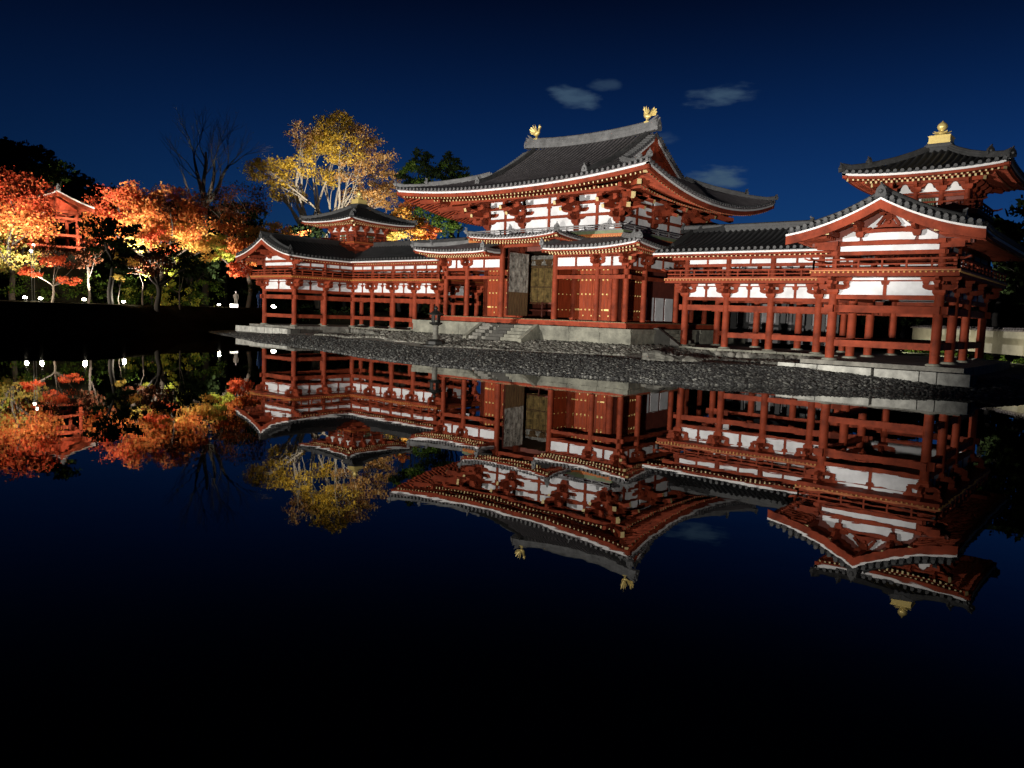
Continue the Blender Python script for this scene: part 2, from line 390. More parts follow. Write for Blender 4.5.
def oni(mb, p, d, h=.5, w=.42, m=None):
    """end tile of a ridge: a shield with a raised boss and a curled top, facing d"""
    m = m or RIDGE; p = Vector(p); d = Vector((d[0], d[1], 0)).normalized(); r = Vector((-d.y, d.x, 0))
    sh = [(-.5, 0), (.5, 0), (.56, .35), (.40, .72), (.18, .92), (0, 1.12), (-.18, .92), (-.40, .72), (-.56, .35)]
    mb.prism([p+r*(x*w)+Vector((0,0,z*h)) for x, z in sh], d*.14, m)
    mb.cyl(p+d*.14+Vector((0,0,h*.45)), p+d*.22+Vector((0,0,h*.45)), w*.26, w*.16, 8, m)
    mb.bar(p+d*.02+Vector((0,0,h*.95)), p+d*.16+Vector((0,0,h*1.18)), w*.16, h*.12, m)
def ridge_bar(mb, pts, h, w, m=None):
    """stacked-tile ridge along points"""
    m = m or RIDGE; pts = [Vector(p) for p in pts]; outs = []
    for i in range(len(pts)):
        d = pts[min(i+1, len(pts)-1)]-pts[max(i-1, 0)]; d.z = 0; d.normalize(); outs.append(Vector((-d.y, d.x, 0)))
    k = max(2, int(h/.10))
    for j in range(k):
        z0 = h*j/k; ww = w*(1-.18*(j/k)) + (.03 if j % 2 == 0 else 0)
        mb.sweep(pts, outs, -ww/2, ww/2, z0, h*(j+1)/k-.004, m)
    mb.tube([p+Vector((0,0,h+.02)) for p in pts], w*.30, 8, m)
def arm(mb, c, d, L, w, h, m='vermilion', gold=False):
    """boat-shaped bracket arm through c along d"""
    c = Vector(c); d = Vector(d).normalized(); r = Vector((-d.y, d.x, 0)); q = L/2
    sh = [(-q, h), (-q, h*.5), (-q+.10, h*.18), (-q+.24, 0), (q-.24, 0), (q-.10, h*.18), (q, h*.5), (q, h)]
    mb.prism([c+d*x+Vector((0,0,z))-r*w/2 for x, z in sh], r*w, m)
def block(mb, c, w, h, m='vermilion'):
    x, y, z = c
    mb.add([(x-w*.36,y-w*.36,z),(x+w*.36,y-w*.36,z),(x+w*.36,y+w*.36,z),(x-w*.36,y+w*.36,z)]+[(x+sx*w/2, y+sy*w/2, z+h*.45) for sx, sy in ((-1,-1),(1,-1),(1,1),(-1,1))]+[(x+sx*w/2, y+sy*w/2, z+h) for sx, sy in ((-1,-1),(1,-1),(1,1),(-1,1))],
           [(0,3,2,1),(8,9,10,11)]+[(i, (i+1) % 4, 4+(i+1) % 4, 4+i) for i in range(4)]+[(4+i, 4+(i+1) % 4, 8+(i+1) % 4, 8+i) for i in range(4)], m)
def post_mesh(r, h, stone=True):
    mb = MB()
    if stone: mb.lathe((0,0,0), [(r*1.7, -.06), (r*1.7, .02), (r*1.25, .06)], 14, 'stone')
    mb.cyl((0,0,.02), (0,0,h), r, r*.96, 14, 'vermilion')
    return mb.mesh('post')
def cross_bracket(h=.71, reach=.72, half=.62, hx=True):
    """bracket cluster on a column head: bearing block, crossed boat arms, three small blocks"""
    mb = MB(); block(mb, (0,0,0), .46, .22)
    arm(mb, (0,0,.20), (1,0,0), half*2, .15, .22); arm(mb, (0,0,.205), (0,1,0), reach*2, .15, .22)
    for x in (-half+.12, 0, half-.12): block(mb, (x,0,.42), .24, .14)
    for y in (-reach+.13, reach-.13): block(mb, (0,y,.425), .24, .14)
    arm(mb, (0,0,.55), (1,0,0), half*2.3, .13, h-.55); arm(mb, (0,0,.555), (0,1,0), reach*2.05, .13, h-.56)
    return mb.mesh('bracket')
def railing(mb, pts, z0, h=.42, sp=.85, m='vermilion', tips=True):
    for a, b in zip(pts[:-1], pts[1:]):
        a, b = Vector((*a, 0)), Vector((*b, 0)); L = (b-a).length; d = (b-a)/L; k = max(1, round(L/sp))
        for i in range(k+1):
            p = a+d*(L*i/k); mb.bar(p+Vector((0,0,z0)), p+Vector((0,0,z0+h-.04)), .07, .07, m)
        for zz, hh in ((.05, .08), (.22, .06)): mb.bar(a+Vector((0,0,z0+zz)), b+Vector((0,0,z0+zz)), .05, hh, m)
        e0, e1 = a-d*.22, b+d*.22
        mb.bar(e0+Vector((0,0,z0+h)), e1+Vector((0,0,z0+h)), .075, .075, m)
        if tips:
            mb.bar(e0+Vector((0,0,z0+h)), e0-d*.18+Vector((0,0,z0+h+.07)), .07, .06, m); mb.bar(e1+Vector((0,0,z0+h)), e1+d*.18+Vector((0,0,z0+h+.07)), .07, .06, m)
# ------------------------------------------------------------------ ground and water
def pdist(px, py, poly):
    """signed distance (inside positive) of arrays of points to a polygon"""
    poly = np.array(poly); n = len(poly); d2 = np.full(px.shape, 1e18); ins = np.zeros(px.shape, bool)
    for i in range(n):
        x0, y0 = poly[i]; x1, y1 = poly[(i+1) % n]; ex, ey = x1-x0, y1-y0
        t = np.clip(((px-x0)*ex+(py-y0)*ey)/(ex*ex+ey*ey), 0, 1)
        d2 = np.minimum(d2, (px-x0-t*ex)**2+(py-y0-t*ey)**2)
        if y0 != y1:
            c = ((y0 > py) != (y1 > py)) & (px < (x1-x0)*(py-y0)/(y1-y0)+x0); ins ^= c
    return np.where(ins, 1, -1)*np.sqrt(d2)
ISLAND = [(-30.5,-4.4),(-28.2,-5.2),(-22,-7.2),(-14.3,-9.7),(-9.5,-10.4),(-4.6,-11.5),(-.5,-12.8),(3.7,-13.6),(6.3,-13.7),(9.5,-13.2),(13.7,-12.1),(17.4,-11.0),
          (18.6,-9.6),(19.4,-8.4),(21.8,-7.0),(24.5,-6.2),(27.0,-5.2),(28.0,-3),(28.4,4),(29,12),(34,14),(46,18),(60,26),(60,60),(-30,60),(-31,30),(-30.5,9),(-31.2,0)]
BANK = [(-30,-60),(-29,-31),(-27.2,-20.5),(-25.6,-15.8),(-26.5,-11.5),(-31.5,-5.5),(-32.5,-1.5),(-33.2,6),(-32,12),(-30,18),(-28,26),(0,34),(20,40),(120,60),(120,240),(-260,240),(-260,-90),(-60,-90)]
NEAR = [(37,-34.5),(31.5,-36.2),(28.6,-38.6),(18,-38.2),(2,-37.6),(-12,-37.2),(-26,-37.5),(-29.5,-45),(-32,-90),(90,-90),(90,-30),(52,-30)]
def hnoise(x, y, s, seed=0):
    return (np.sin(x*s*1.0+seed)*np.cos(y*s*1.13+seed*2.1)+.5*np.sin(x*s*2.3+y*s*1.9+seed*3)+.25*np.cos(x*s*4.7-y*s*4.1+seed))/1.75
def ground_z(x, y):
    x = np.asarray(x, float); y = np.asarray(y, float)
    d = pdist(x, y, ISLAND); sl_ = np.interp(x, [-26, -17, -8, 8, 14, 19.5], [.06, .10, .065, .058, .09, .20])
    z = np.where(d < 0, d*.4, .03*np.clip(d/1.2, 0, 1)+np.minimum(d*sl_, np.interp(x, [14, 18], [.40, .50])))
    q = np.hypot(np.maximum(np.abs(x)-9.0, 0), np.maximum(-1.7-y, 0)); z = np.where(d > 0, np.maximum(z, .84-.115*np.maximum(0, q-.25)), z)
    b = pdist(x, y, BANK); zb = np.where(b < 0, b*.4, np.minimum(b*.75, 2.05)+np.clip((b-8)*.01, 0, .6))
    nb = pdist(x, y, NEAR); zb = np.maximum(zb, np.where(nb < 0, nb*.5, np.minimum(nb*.6, .80)))
    z = np.maximum(z, np.where(y > 12, np.where(x > 5, np.minimum(zb, 1.25), zb), zb))
    return np.maximum(z, -1.2)+hnoise(x, y, .9)*.02
xs = np.concatenate([np.arange(-250, -60, 4.0), np.arange(-60, 36, .45), np.arange(36, 120, 4.0)]); ys = np.concatenate([np.arange(-88, -42, 2.0), np.arange(-42, -33, .5), np.arange(-33, -16, 2.0), np.arange(-16, 16, .45), np.arange(16, 240, 4.0)])
gx, gy = np.meshgrid(xs, ys); gz = ground_z(gx, gy)
mb = MB(); mb.grid([[(float(gx[j,i]), float(gy[j,i]), float(gz[j,i])) for i in range(len(xs))] for j in range(len(ys))], 'soil')
k2 = mb.mi('gravel_ground'); di = pdist(gx, gy, ISLAND)[:-1,:-1]; okk = ((di > 2.2) & (gy[:-1,:-1] < 13) & (np.abs(gx[:-1,:-1]) < 27)).ravel()
mb.m = [k2 if q else 0 for q in okk]
kind(mb.build('ground'))
mb = MB(); mb.box(-400, 400, -300, 400, -1.5, 0, 'water'); kind(mb.build('pond_water'))

# pebble beach: every stone is real, nobody could count them
def stones(name, test, n, box, size, m, lift=.3, seed=1):
    r = np.random.default_rng(seed); x = r.uniform(box[0], box[1], n); y = r.uniform(box[2], box[3], n)
    ok = test(x, y); x, y = x[ok], y[ok]; z = ground_z(x, y)
    ico = np.array([(0,0,1),(.894,0,.447),(.276,.851,.447),(-.724,.526,.447),(-.724,-.526,.447),(.276,-.851,.447),(.724,.526,-.447),(-.276,.851,-.447),(-.894,0,-.447),(-.276,-.851,-.447),(.724,-.526,-.447),(0,0,-1)])
    tri = [(0,1,2),(0,2,3),(0,3,4),(0,4,5),(0,5,1),(1,6,2),(2,7,3),(3,8,4),(4,9,5),(5,10,1),(6,7,2),(7,8,3),(8,9,4),(9,10,5),(10,6,1),(11,7,6),(11,8,7),(11,9,8),(11,10,9),(11,6,10)]
    k = len(x); sc = r.uniform(size[0], size[1], (k,1,1))*np.stack([r.uniform(.8,1.3,k), r.uniform(.7,1.1,k), r.uniform(.45,.75,k)], -1)[:,None,:]
    v = ico[None]*sc*r.uniform(.85, 1.15, (k,12,1)); a = r.uniform(0, 6.28, k); c, s_ = np.cos(a)[:,None], np.sin(a)[:,None]
    vx = v[:,:,0]*c-v[:,:,1]*s_+x[:,None]; vy = v[:,:,0]*s_+v[:,:,1]*c+y[:,None]; vz = v[:,:,2]+(z+lift*sc[:,0,2])[:,None]
    V = np.stack([vx, vy, vz], -1).reshape(-1, 3); Fc = (np.array(tri)[None]+12*np.arange(k)[:,None,None]).reshape(-1, 3)
    me = bpy.data.meshes.new(name); me.from_pydata(V.tolist(), [], Fc.tolist()); me.materials.append(MATS[m])
    me.polygons.foreach_set('use_smooth', [True]*len(me.polygons))
    o = bpy.data.objects.new(name, me); COL.objects.link(o); return o
D1 = lambda x: np.interp(x, [-26, -17, -8, 0, 5, 9, 14, 18, 20], [2.5, 3.2, 4.6, 4.8, 6.6, 7.3, 6.2, 3.2, 2.2])
def beach(x, y):
    d = pdist(x, y, ISLAND); return (d > -.35) & (d < D1(x)+.2*np.sin(x*.8)) & (x < 26.8) & (y < -.5)
o = stones('pebbles', beach, 150000, (-31, 27, -14.2, -1), (.04, .095), 'pebble'); kind(o, 'stuff')
def rub(x, y):
    d = pdist(x, y, ISLAND); return (d > D1(x)+.95+.25*np.sin(x*1.3)) & (y < -1.75) & ~((np.abs(x) < 2.4) & (y > -3.2)) & (x < 10.5+.5*np.sin(y*2)) | ((x > 9.0) & (x < 17.8) & (y > -2.4+.5*np.sin(x)) & (y < .5))
o = stones('rubble', rub, 34000, (-15, 18, -11, .6), (.06, .17), 'rubble', .2, 3); kind(o, 'stuff')
# pale trodden gravel strip between the pebbles and the stone base
def strip(d0, d1, x0, x1):
    rows = []
    P = [p for p in ISLAND[:17]]; pts = []
    for (ax, ay), (bx, by) in zip(P[:-1], P[1:]):
        for i in range(10): pts.append((ax+(bx-ax)*i/10, ay+(by-ay)*i/10))
    pts = [p for p in pts if x0 < p[0] < x1]; pts = np.array(pts)
    ker = np.ones(11)/11; sm = np.stack([np.convolve(np.pad(pts[:,k], 5, mode='edge'), ker, 'valid') for k in (0, 1)], -1)
    t = np.gradient(sm, axis=0); t /= np.linalg.norm(t, axis=1)[:,None]; nn = np.stack([-t[:,1], t[:,0]], -1)
    for d in np.linspace(d0, d1, 5):
        q = sm+nn*(d+D1(sm[:,0]))[:,None]; z = ground_z(q[:,0], q[:,1])+.035; rows.append([(float(a), float(b_), float(c)) for (a, b_), c in zip(q, z)])
    return rows
mb = MB(); mb.grid(strip(-.05, 1.1, -9, 14), 'sand'); kind(mb.build('gravel_path'))

# ------------------------------------------------------------------ the two red wing corridors with their corner turrets
J, WD, BY, CC, YF, YB = 19.604, 3.994, 2.435, 2.739, 1.91, 6.01
XO, XC, YC, YG = J+WD, J+WD/2, (1.91+6.01)/2, 1.91-2*2.739
ZF, HALF = .934, 3.57
prof = lambda q: 7.35-.60*q+.0585*q*q
POST = post_mesh(.19, 2.74); UPOST = post_mesh(.15, 1.15, False); CBR = cross_bracket(); SBR = cross_bracket(.36, .42, .40)
TPOST = post_mesh(.13, 1.15, False)

def frog(mb, x, y, z, w, h, dep=.12, m='vermilion', ax='x'):
    sh = [(-.5,0),(-.5,.14),(-.36,.30),(-.22,.52),(-.16,.86),(-.12,1),(.12,1),(.16,.86),(.22,.52),(.36,.30),(.5,.14),(.5,0)]
    if ax == 'x': mb.prism([(x+a*w, y, z+b_*h) for a, b_ in sh], (0, -dep, 0), m)
    else: mb.prism([(x, y+a*w, z+b_*h) for a, b_ in sh], (dep, 0, 0), m)
def white_gap(mb, x, y, z, w, h, ax='x'):
    """white plaster shape left between two bracket curves"""
    sh = [(-.5,0),(-.5,.22),(-.40,.36),(-.22,.46),(-.13,.86),(-.06,1),(.06,1),(.13,.86),(.22,.46),(.40,.36),(.5,.22),(.5,0)]
    if ax == 'x': mb.prism([(x+a*w, y, z+b_*h) for a, b_ in sh], (0, -.03, 0), 'white_paint')
    else: mb.prism([(x, y+a*w, z+b_*h) for a, b_ in sh], (.03, 0, 0), 'white_paint')

def make_wing(sx, label):
    W = thing('wing_corridor', label, 'temple wing', (sx*XC, YC, ZF))
    px = lambda x: sx*x
    rows = [[(J-k*BY, YF) for k in (4,3,2,1)]+[(J, YF)], [(J, YF), (J, YF-CC), (J, YG)], [(J, YG), (XO, YG)], [(XO, YG), (XO, YF-CC), (XO, YF), (XO, YB)],
            [(XO, YB), (J, YB)]+[(J-k*BY, YB) for k in (1,2,3,4)]]
    seen = []
    for r in rows:
        for p in r:
            if p not in seen: seen.append(p)
    for (x, y) in seen:
        place('post', POST, W, (px(x), y, ZF)); place('bracket', CBR, W, (px(x), y, 3.655)); place('upper_post', UPOST, W, (px(x), y, 4.60)); 
    for ri, r in enumerate(rows):
        a, b_ = Vector((*r[0], 0)), Vector((*r[-1], 0)); d = (b_-a).normalized(); n = Vector((d.y, -d.x, 0))
        ex = d*.0
        def run(name, z0, z1, wd, s=0, e=0, m='vermilion', i0=0, par=W):
            mb = MB(sx); p0 = Vector((*r[i0], 0)); mb.bar(p0-d*s+Vector((0,0,(z0+z1)/2)), b_+d*e+Vector((0,0,(z0+z1)/2)), wd, z1-z0, m); return mb.build(name, par)
        g = .35
        run('low_beam', 1.50, 1.77, .15, i0=1 if ri == 0 else 0)
        run('tie_beam', 2.92, 3.22, .20+.004*ri, g, g)
        run('lintel', 3.47, 3.65, .22+.004*ri)
        run('head_beam', 4.20, 4.255, .10+.004*ri)
        run('upper_beam', 5.27, 5.43, .18+.004*ri, .2, .2)
        run('eave_purlin', 5.66, 5.84, .22+.004*ri, .9 if ri in (0, 2, 4) else .3, .9 if ri in (0, 2) else .3)
        # white plaster bands bay by bay with a short strut in the middle
        for (p, q) in zip(r[:-1], r[1:]):
            p, q = Vector((*p, 0)), Vector((*q, 0)); mid = (p+q)/2; L = (q-p).length
            mb = MB(sx); mb.bar(p+d*.19+Vector((0,0,4.005)), q-d*.19+Vector((0,0,4.005)), .06, .70, 'plaster'); mb.build('wall_panel', W)
            mb = MB(sx); mb.bar(p+d*.15+Vector((0,0,5.545)), q-d*.15+Vector((0,0,5.545)), .06, .225, 'plaster'); mb.build('wall_panel', W)
            mb = MB(sx)
            mb.bar(mid+Vector((0,0,3.65)), mid+Vector((0,0,4.36)), .12, .13, 'vermilion', up=d); mb.bar(mid+Vector((0,0,4.06)), mid+Vector((0,0,4.20)), .13, .24, 'vermilion', up=d, h1=.34)
            mb.build('strut', W)
            if ri != 2: mb = MB(sx); mb.bar(mid+Vector((0,0,5.43)), mid+Vector((0,0,5.66)), .11, .11, 'vermilion', up=d); mb.build('strut', W)
    # balcony that runs round the upper storey
    O = .76
    mb = MB(sx); x0 = J-4*BY-.95
    mb.box(x0, J-O, YF-O, YB+O, 4.37, 4.56, 'vermilion'); mb.box(J-O+.002, XO+O, YG-O, YB+O+.003, 4.372, 4.562, 'vermilion')
    mb.box(x0-.03, J-O-.03, YF-O-.04, YB+O+.04, 4.575, 4.63, 'orange_paint'); mb.box(J-O-.04, XO+O+.04, YG-O-.04, YB+O+.043, 4.577, 4.632, 'orange_paint')
    def ends(a, b_, n):
        a, b_, n = Vector((*a, 4.535)), Vector((*b_, 4.535)), Vector((*n, 0)); L = (b_-a).length; k = int(L/.19)
        for i in range(k+1):
            p = a+(b_-a)*(i/k); mb.bar(p+n*.05, p-n*.1, .06, .06, 'board_end')
    ends((x0, YF-O), (J-O-.1, YF-O), (0, -1)); ends((J-O, YG-O), (XO+O, YG-O), (0, -1)); ends((XO+O, YG-O+.1), (XO+O, YB+O), (1, 0)); ends((J-O, YG-O+.1), (J-O, YF-O-.1), (-1, 0))
    B = mb.build('balcony', W)
    mb = MB(sx)
    e = .08
    railing(mb, [(x0+e, YB+O-e), (x0+e, YF-O+e), (J-O+e, YF-O+e), (J-O+e, YG-O+e), (XO+O-e, YG-O+e), (XO+O-e, YB+O-e)], 4.63)
    mb.build('railing', B)
    # tiled roofs: the long arm along the hall front and the short arm towards the pond, mitred at the corner turret
    lift = lambda u: .12*max(0, (1-u/3.0))**2
    zt = lambda d: prof(HALF-d)+.10
    XS = 8.5; YP = YG-1.53
    mb = MB(sx); ye = YC-HALF; yb = YC+HALF; xi = XC-HALF; xo = XC+HALF
    P1 = lambda u, d: (u, ye+d, zt(d)); P2 = lambda u, d: (u, yb-d, zt(d)); P3 = lambda u, d: (xi+d, u, zt(d)+lift(u-YP)*(1-d/HALF)); P4 = lambda u, d: (xo-d, u, zt(d)+lift(u-YP)*(1-d/HALF))
    lims = [(lambda d: XS, lambda d: xi+d), (lambda d: XS, lambda d: xo-d), (lambda d: YP, lambda d: ye+d), (lambda d: YP, lambda d: yb-d)]
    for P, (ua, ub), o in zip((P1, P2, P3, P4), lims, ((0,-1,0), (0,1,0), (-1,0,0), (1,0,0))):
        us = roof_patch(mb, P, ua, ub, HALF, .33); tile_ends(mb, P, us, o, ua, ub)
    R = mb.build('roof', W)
    mb = MB(sx)
    ridge_bar(mb, [(XS-.05, YC, 7.40), (XS+3, YC, 7.36), (XC-1, YC, 7.36)], .34, .30)
    ridge_bar(mb, [(XC, YC-1, 7.36), (XC, YP+2, 7.37), (XC, YP+.05, 7.43)], .34, .30)
    oni(mb, (XC, YP+.04, 7.36), (0,-1), .46, .36); oni(mb, (XS-.03, YC, 7.36), (-1,0), .55, .42)
    for s_ in (-1, 1):
        pts = [(XC+s_*q, YP+.62, prof(q)+.16+.03*(q > 2)) for q in (.25, .7, 1.2, 1.7, 2.2, 2.7)]
        ridge_bar(mb, pts, .24, .24); oni(mb, (XC+s_*2.72, YP+.62, prof(2.7)+.14), (s_, 0), .46, .34)
    for s_ in (-1, 1):
        pts = [(XS+.55, YC+s_*q, prof(q)+.14) for q in (.25, .9, 1.6, 2.4)]; ridge_bar(mb, pts, .16, .2)
    ridge_bar(mb, [(XC+q, YC+q, prof(q)+.12) for q in (1.0, 1.8, 2.6, 3.3)], .22, .26); oni(mb, (XC+3.32, YC+3.32, prof(3.3)+.1), (1,1), .42, .34)
    mb.build('roof_ridge', R)
    # eaves
    mb = MB(sx)
    we = prof(HALF); dep = YF-ye
    eave(mb, lambda s: we, (XS, ye), (xi, ye), (0,-1), dep, 6.05, False, False, .25, False, boardh=.10, rafz=.19)
    eave(mb, lambda s: we, (XS, yb), (xo, yb), (0,1), dep, 6.05, False, True, .25, False, boardh=.10, rafz=.19)
    eave(mb, lambda s: we+lift(s), (xi, YP+.1), (xi, ye), (-1,0), dep, 6.05, False, False, .25, False, boardh=.10, rafz=.19)
    eave(mb, lambda s: we+lift(s), (xo, YP+.1), (xo, yb), (1,0), dep, 6.05, False, True, .25, False, boardh=.12, rafz=.19)
    mb.build('eave', W)
    # the gable towards the pond
    mb = MB(sx); n = 24
    qs = [-HALF-.05+2*(HALF+.05)*i/n for i in range(n+1)]
    for q0, q1 in zip(qs[:-1], qs[1:]):
        a0, a1 = abs(q0), abs(q1); lz = lambda a: lift(0)*min(1, a/HALF)
        for (t0, t1, y0, y1, m_) in ((-.42, -.075, YP+.0, YP+.09, 'vermilion'), (-.078, 0, YP-.035, YP+.09, 'white_paint')):
            vs = [(XC+q0, y0, prof(a0)+lz(a0)+t0), (XC+q1, y0, prof(a1)+lz(a1)+t0), (XC+q1, y0, prof(a1)+lz(a1)+t1), (XC+q0, y0, prof(a0)+lz(a0)+t1)]
            vs += [(p[0], y1, p[2]) for p in vs]
            mb.add(vs, [(0,1,2,3), (7,6,5,4), (0,4,5,1), (3,2,6,7), (0,3,7,4), (1,5,6,2)], m_)
    mb.build('bargeboard', W)
    mb = MB(sx)
    k = 26
    for i in range(k):
        q = -HALF+.05+(2*HALF-.1)*(i+.5)/k; z = prof(abs(q))+lift(0)*abs(q)/HALF+.17
        mb.cyl((XC+q, YP-.06, z), (XC+q, YP+.42, z+.05), .085, .085, 8, TEND)
        mb.box(XC+q-.10, XC+q+.10, YP-.03, YP+.4, z-.17, z-.05, TILE)
    mb.build('verge_tiles', R)
    mb = MB(sx); yw = YG-.03
    pol = [(XC+q, yw, prof(abs(q))-.16) for q in qs if abs(q) < 3.1]; z0 = 5.66
    mb.prism([(pol[0][0], yw, z0)]+pol+[(pol[-1][0], yw, z0)], (0, .08, 0), 'dark_red')
    bx = lambda x0_, x1_, z0_, z1_, y0_=.16, m_='vermilion': mb.box(XC+x0_, XC+x1_, yw-y0_, yw-.004, z0_, z1_, m_)
    # white plaster fields
    def field(pts): mb.prism([(XC+x, yw-.002, z) for x, z in pts], (0, -.035, 0), 'plaster')
    field([(-1.78, 5.72), (-1.10, 5.86), (-1.12, 6.02), (-1.28, 6.28), (-1.78, 6.02)])
    field([(1.78, 5.72), (1.10, 5.86), (1.12, 6.02), (1.28, 6.28), (1.78, 6.02)][::-1])
    field([(-.95, 5.84), (.95, 5.84), (1.02, 6.0), (.9, 6.16), (-.9, 6.16), (-1.02, 6.0)])
    field([(-.95, 6.30), (.95, 6.30), (.55, 6.62), (.3, 6.83), (-.3, 6.83), (-.55, 6.62)])
    # rainbow beams
    for (hw, zc, th, cam_) in ((1.85, 5.635, .15, .07), (1.15, 6.10, .16, .10)):
        up, lo = [], []
        for i in range(17):
            x = -hw+2*hw*i/16; c_ = cam_*(1-(x/hw)**2); lo.append((XC+x, yw-.14, zc+c_*.7)); up.append((XC+x, yw-.14, zc+th+c_))
        mb.prism(lo+up[::-1], (0, .13, 0), 'vermilion')
    for s_ in (-1, 1):
        block(mb, (XC+s_*1.06, yw-.12, 5.98), .30, .22); arm(mb, (XC+s_*1.06, yw-.12, 6.20), (1,0,0), .8, .14, .17); arm(mb, (XC+s_*1.06, yw-.4, 6.22), (0,1,0), 1.0, .14, .2)
        mb.bar((XC+s_*.42, yw-.12, 6.42), (XC+s_*.10, yw-.12, 6.86), .12, .14, 'vermilion', up=(0,1,0))
        mb.bar((XC+s_*1.95, yw-.1, 5.6), (XC+s_*2.75, yw-.1, 5.62), .16, .22, 'vermilion')
        # purlins reaching out to the bargeboard
        for q in (1.06, 2.0): mb.bar((XC+s_*q, YP+.12, prof(q)-.28), (XC+s_*q, YG+.5, prof(q)-.28), .18, .2, 'vermilion', 'ochre')
    frog(mb, XC, yw-.02, 6.30, 1.15, .34, .12); block(mb, (XC, yw-.12, 6.62), .30, .2); arm(mb, (XC, yw-.12, 6.80), (1,0,0), .75, .14, .16)
    mb.cyl((XC, yw-.16, 6.55), (XC, yw-.22, 6.55), .09, .06, 8, 'vermilion')
    mb.bar((XC, YP+.12, 7.02), (XC, YG+.4, 7.02), .2, .22, 'vermilion')
    # soffit boards under the gable overhang
    mb.grid([[(XC+q, y_, prof(abs(q))-.10) for q in qs] for y_ in (YP+.08, YG+.1)], 'vermilion', False)
    mb.build('gable', W)
    # ---- corner turret
    T = MB(sx); c = (XC, YC); bh = 1.55
    T.box(XC-bh+.05, XC+bh-.05, YC-bh+.05, YC+bh-.05, 6.2, 9.0, 'dark_red')
    for (z0_, z1_, ex) in ((7.70, 7.82, .06), (8.34, 8.46, .07), (8.50, 8.58, .09), (8.98, 9.12, .22)):
        T.box(XC-bh-ex, XC+bh+ex, YC-bh-ex, YC+bh+ex, z0_, z1_, 'vermilion')
    tw = T.build('turret', W)
    for (ax, s_) in (('x', -1), ('x', 1), ('y', -1), ('y', 1)):
        for q in (-1.03, 0, 1.03):
            m1 = MB(sx)
            if ax == 'x': white_gap(m1, XC+q, YC+s_*(bh+.0)-(0 if s_ < 0 else -.03), 8.585, .82, .40, 'x')
            else: white_gap(m1, XC+s_*bh-(.03 if s_ < 0 else 0), YC+q, 8.585, .82, .40, 'y')
            m1.build('wall_panel', tw)
        for q in (-.35, .35):
            m1 = MB(sx)
            if ax == 'x': m1.box(XC+q-.05, XC+q+.05, YC+s_*(bh-.03), YC+s_*(bh+.03), 7.86, 8.30, 'white_paint')
            else: m1.box(XC+s_*(bh-.03), XC+s_*(bh+.03), YC+q-.05, YC+q+.05, 7.86, 8.30, 'white_paint')
            m1.build('window_frame', tw)
    m1 = MB(sx)
    for (ax, s_) in (('x', -1), ('x', 1), ('y', -1), ('y', 1)):
        for i in range(9):
            q = -.28+.07*i
            if ax == 'x': m1.bar((XC+q, YC+s_*(bh-.01), 7.88), (XC+q, YC+s_*(bh-.01), 8.30), .04, .05, 'green_paint', up=(0,1,0))
            else: m1.bar((XC+s_*(bh-.01), YC+q, 7.88), (XC+s_*(bh-.01), YC+q, 8.30), .04, .05, 'green_paint', up=(1,0,0))
    m1.build('window_lattice', tw)
    for (qx, qy) in [(a, b_) for a in (-1, -.34, .34, 1) for b_ in (-1, -.34, .34, 1) if abs(a) == 1 or abs(b_) == 1]:
        place('post', TPOST, tw, (px(XC+qx*bh), YC+qy*bh, 7.45)); tmpb = place('bracket', SBR, tw, (px(XC+qx*bh), YC+qy*bh, 8.60))
    m1 = MB(sx); bo = 2.1
    m1.box(XC-bo, XC+bo, YC-bo, YC+bo, 7.46, 7.60, 'vermilion'); m1.box(XC-bo-.03, XC+bo+.03, YC-bo-.03, YC+bo+.03, 7.61, 7.66, 'orange_paint')
    for s_ in (-1, 1):
        for q in (-1.55, -.5, .5, 1.55):
            m1.bar((XC+q, YC+s_*1.5, 7.36), (XC+q, YC+s_*2.05, 7.40), .14, .16, 'vermilion'); m1.bar((XC+s_*1.5, YC+q, 7.36), (XC+s_*2.05, YC+q, 7.40), .14, .16, 'vermilion')
    m1.box(XC-1.75, XC+1.75, YC-1.75, YC+1.75, 7.0, 7.30, 'vermilion'); m1.build('turret_balcony', tw)
    m1 = MB(sx); q = bo-.08
    railing(m1, [(XC-q, YC+q), (XC-q, YC-q), (XC+q, YC-q), (XC+q, YC+q), (XC-q, YC+q)], 7.66, .40, .7); m1.build('railing', tw)
    h = 3.35; g = lambda d: 9.26+.27*d+.062*d*d
    lf = lambda u, d: .19*(min(1, abs(u)/max(.05, h-d)))**2.5*max(0, 1-d/2.2)**1.3
    m1 = MB(sx)
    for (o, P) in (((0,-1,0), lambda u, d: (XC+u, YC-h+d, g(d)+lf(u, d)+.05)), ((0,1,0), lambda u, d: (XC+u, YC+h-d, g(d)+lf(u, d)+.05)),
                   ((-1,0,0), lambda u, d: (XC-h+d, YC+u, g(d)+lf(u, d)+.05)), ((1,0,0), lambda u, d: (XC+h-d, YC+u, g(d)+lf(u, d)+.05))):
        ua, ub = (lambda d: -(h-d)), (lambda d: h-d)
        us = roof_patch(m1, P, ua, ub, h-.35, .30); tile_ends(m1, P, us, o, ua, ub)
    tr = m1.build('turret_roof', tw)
    m1 = MB(sx)
    for s1 in (-1, 1):
        for s2 in (-1, 1):
            pts = [(XC+s1*(h-d), YC+s2*(h-d), g(d)+lf(h-d, d)+.08+.10*(d < .3)) for d in (.0, .3, .7, 1.2, 1.8, 2.4, 2.9)]
            ridge_bar(m1, pts, .20, .22); oni(m1, (XC+s1*(h-.02), YC+s2*(h-.02), g(0)+.24), (s1, s2), .36, .30); oni(m1, (XC+s1*(h-.95), YC+s2*(h-.95), g(1.0)+.28), (s1, s2), .34, .30)
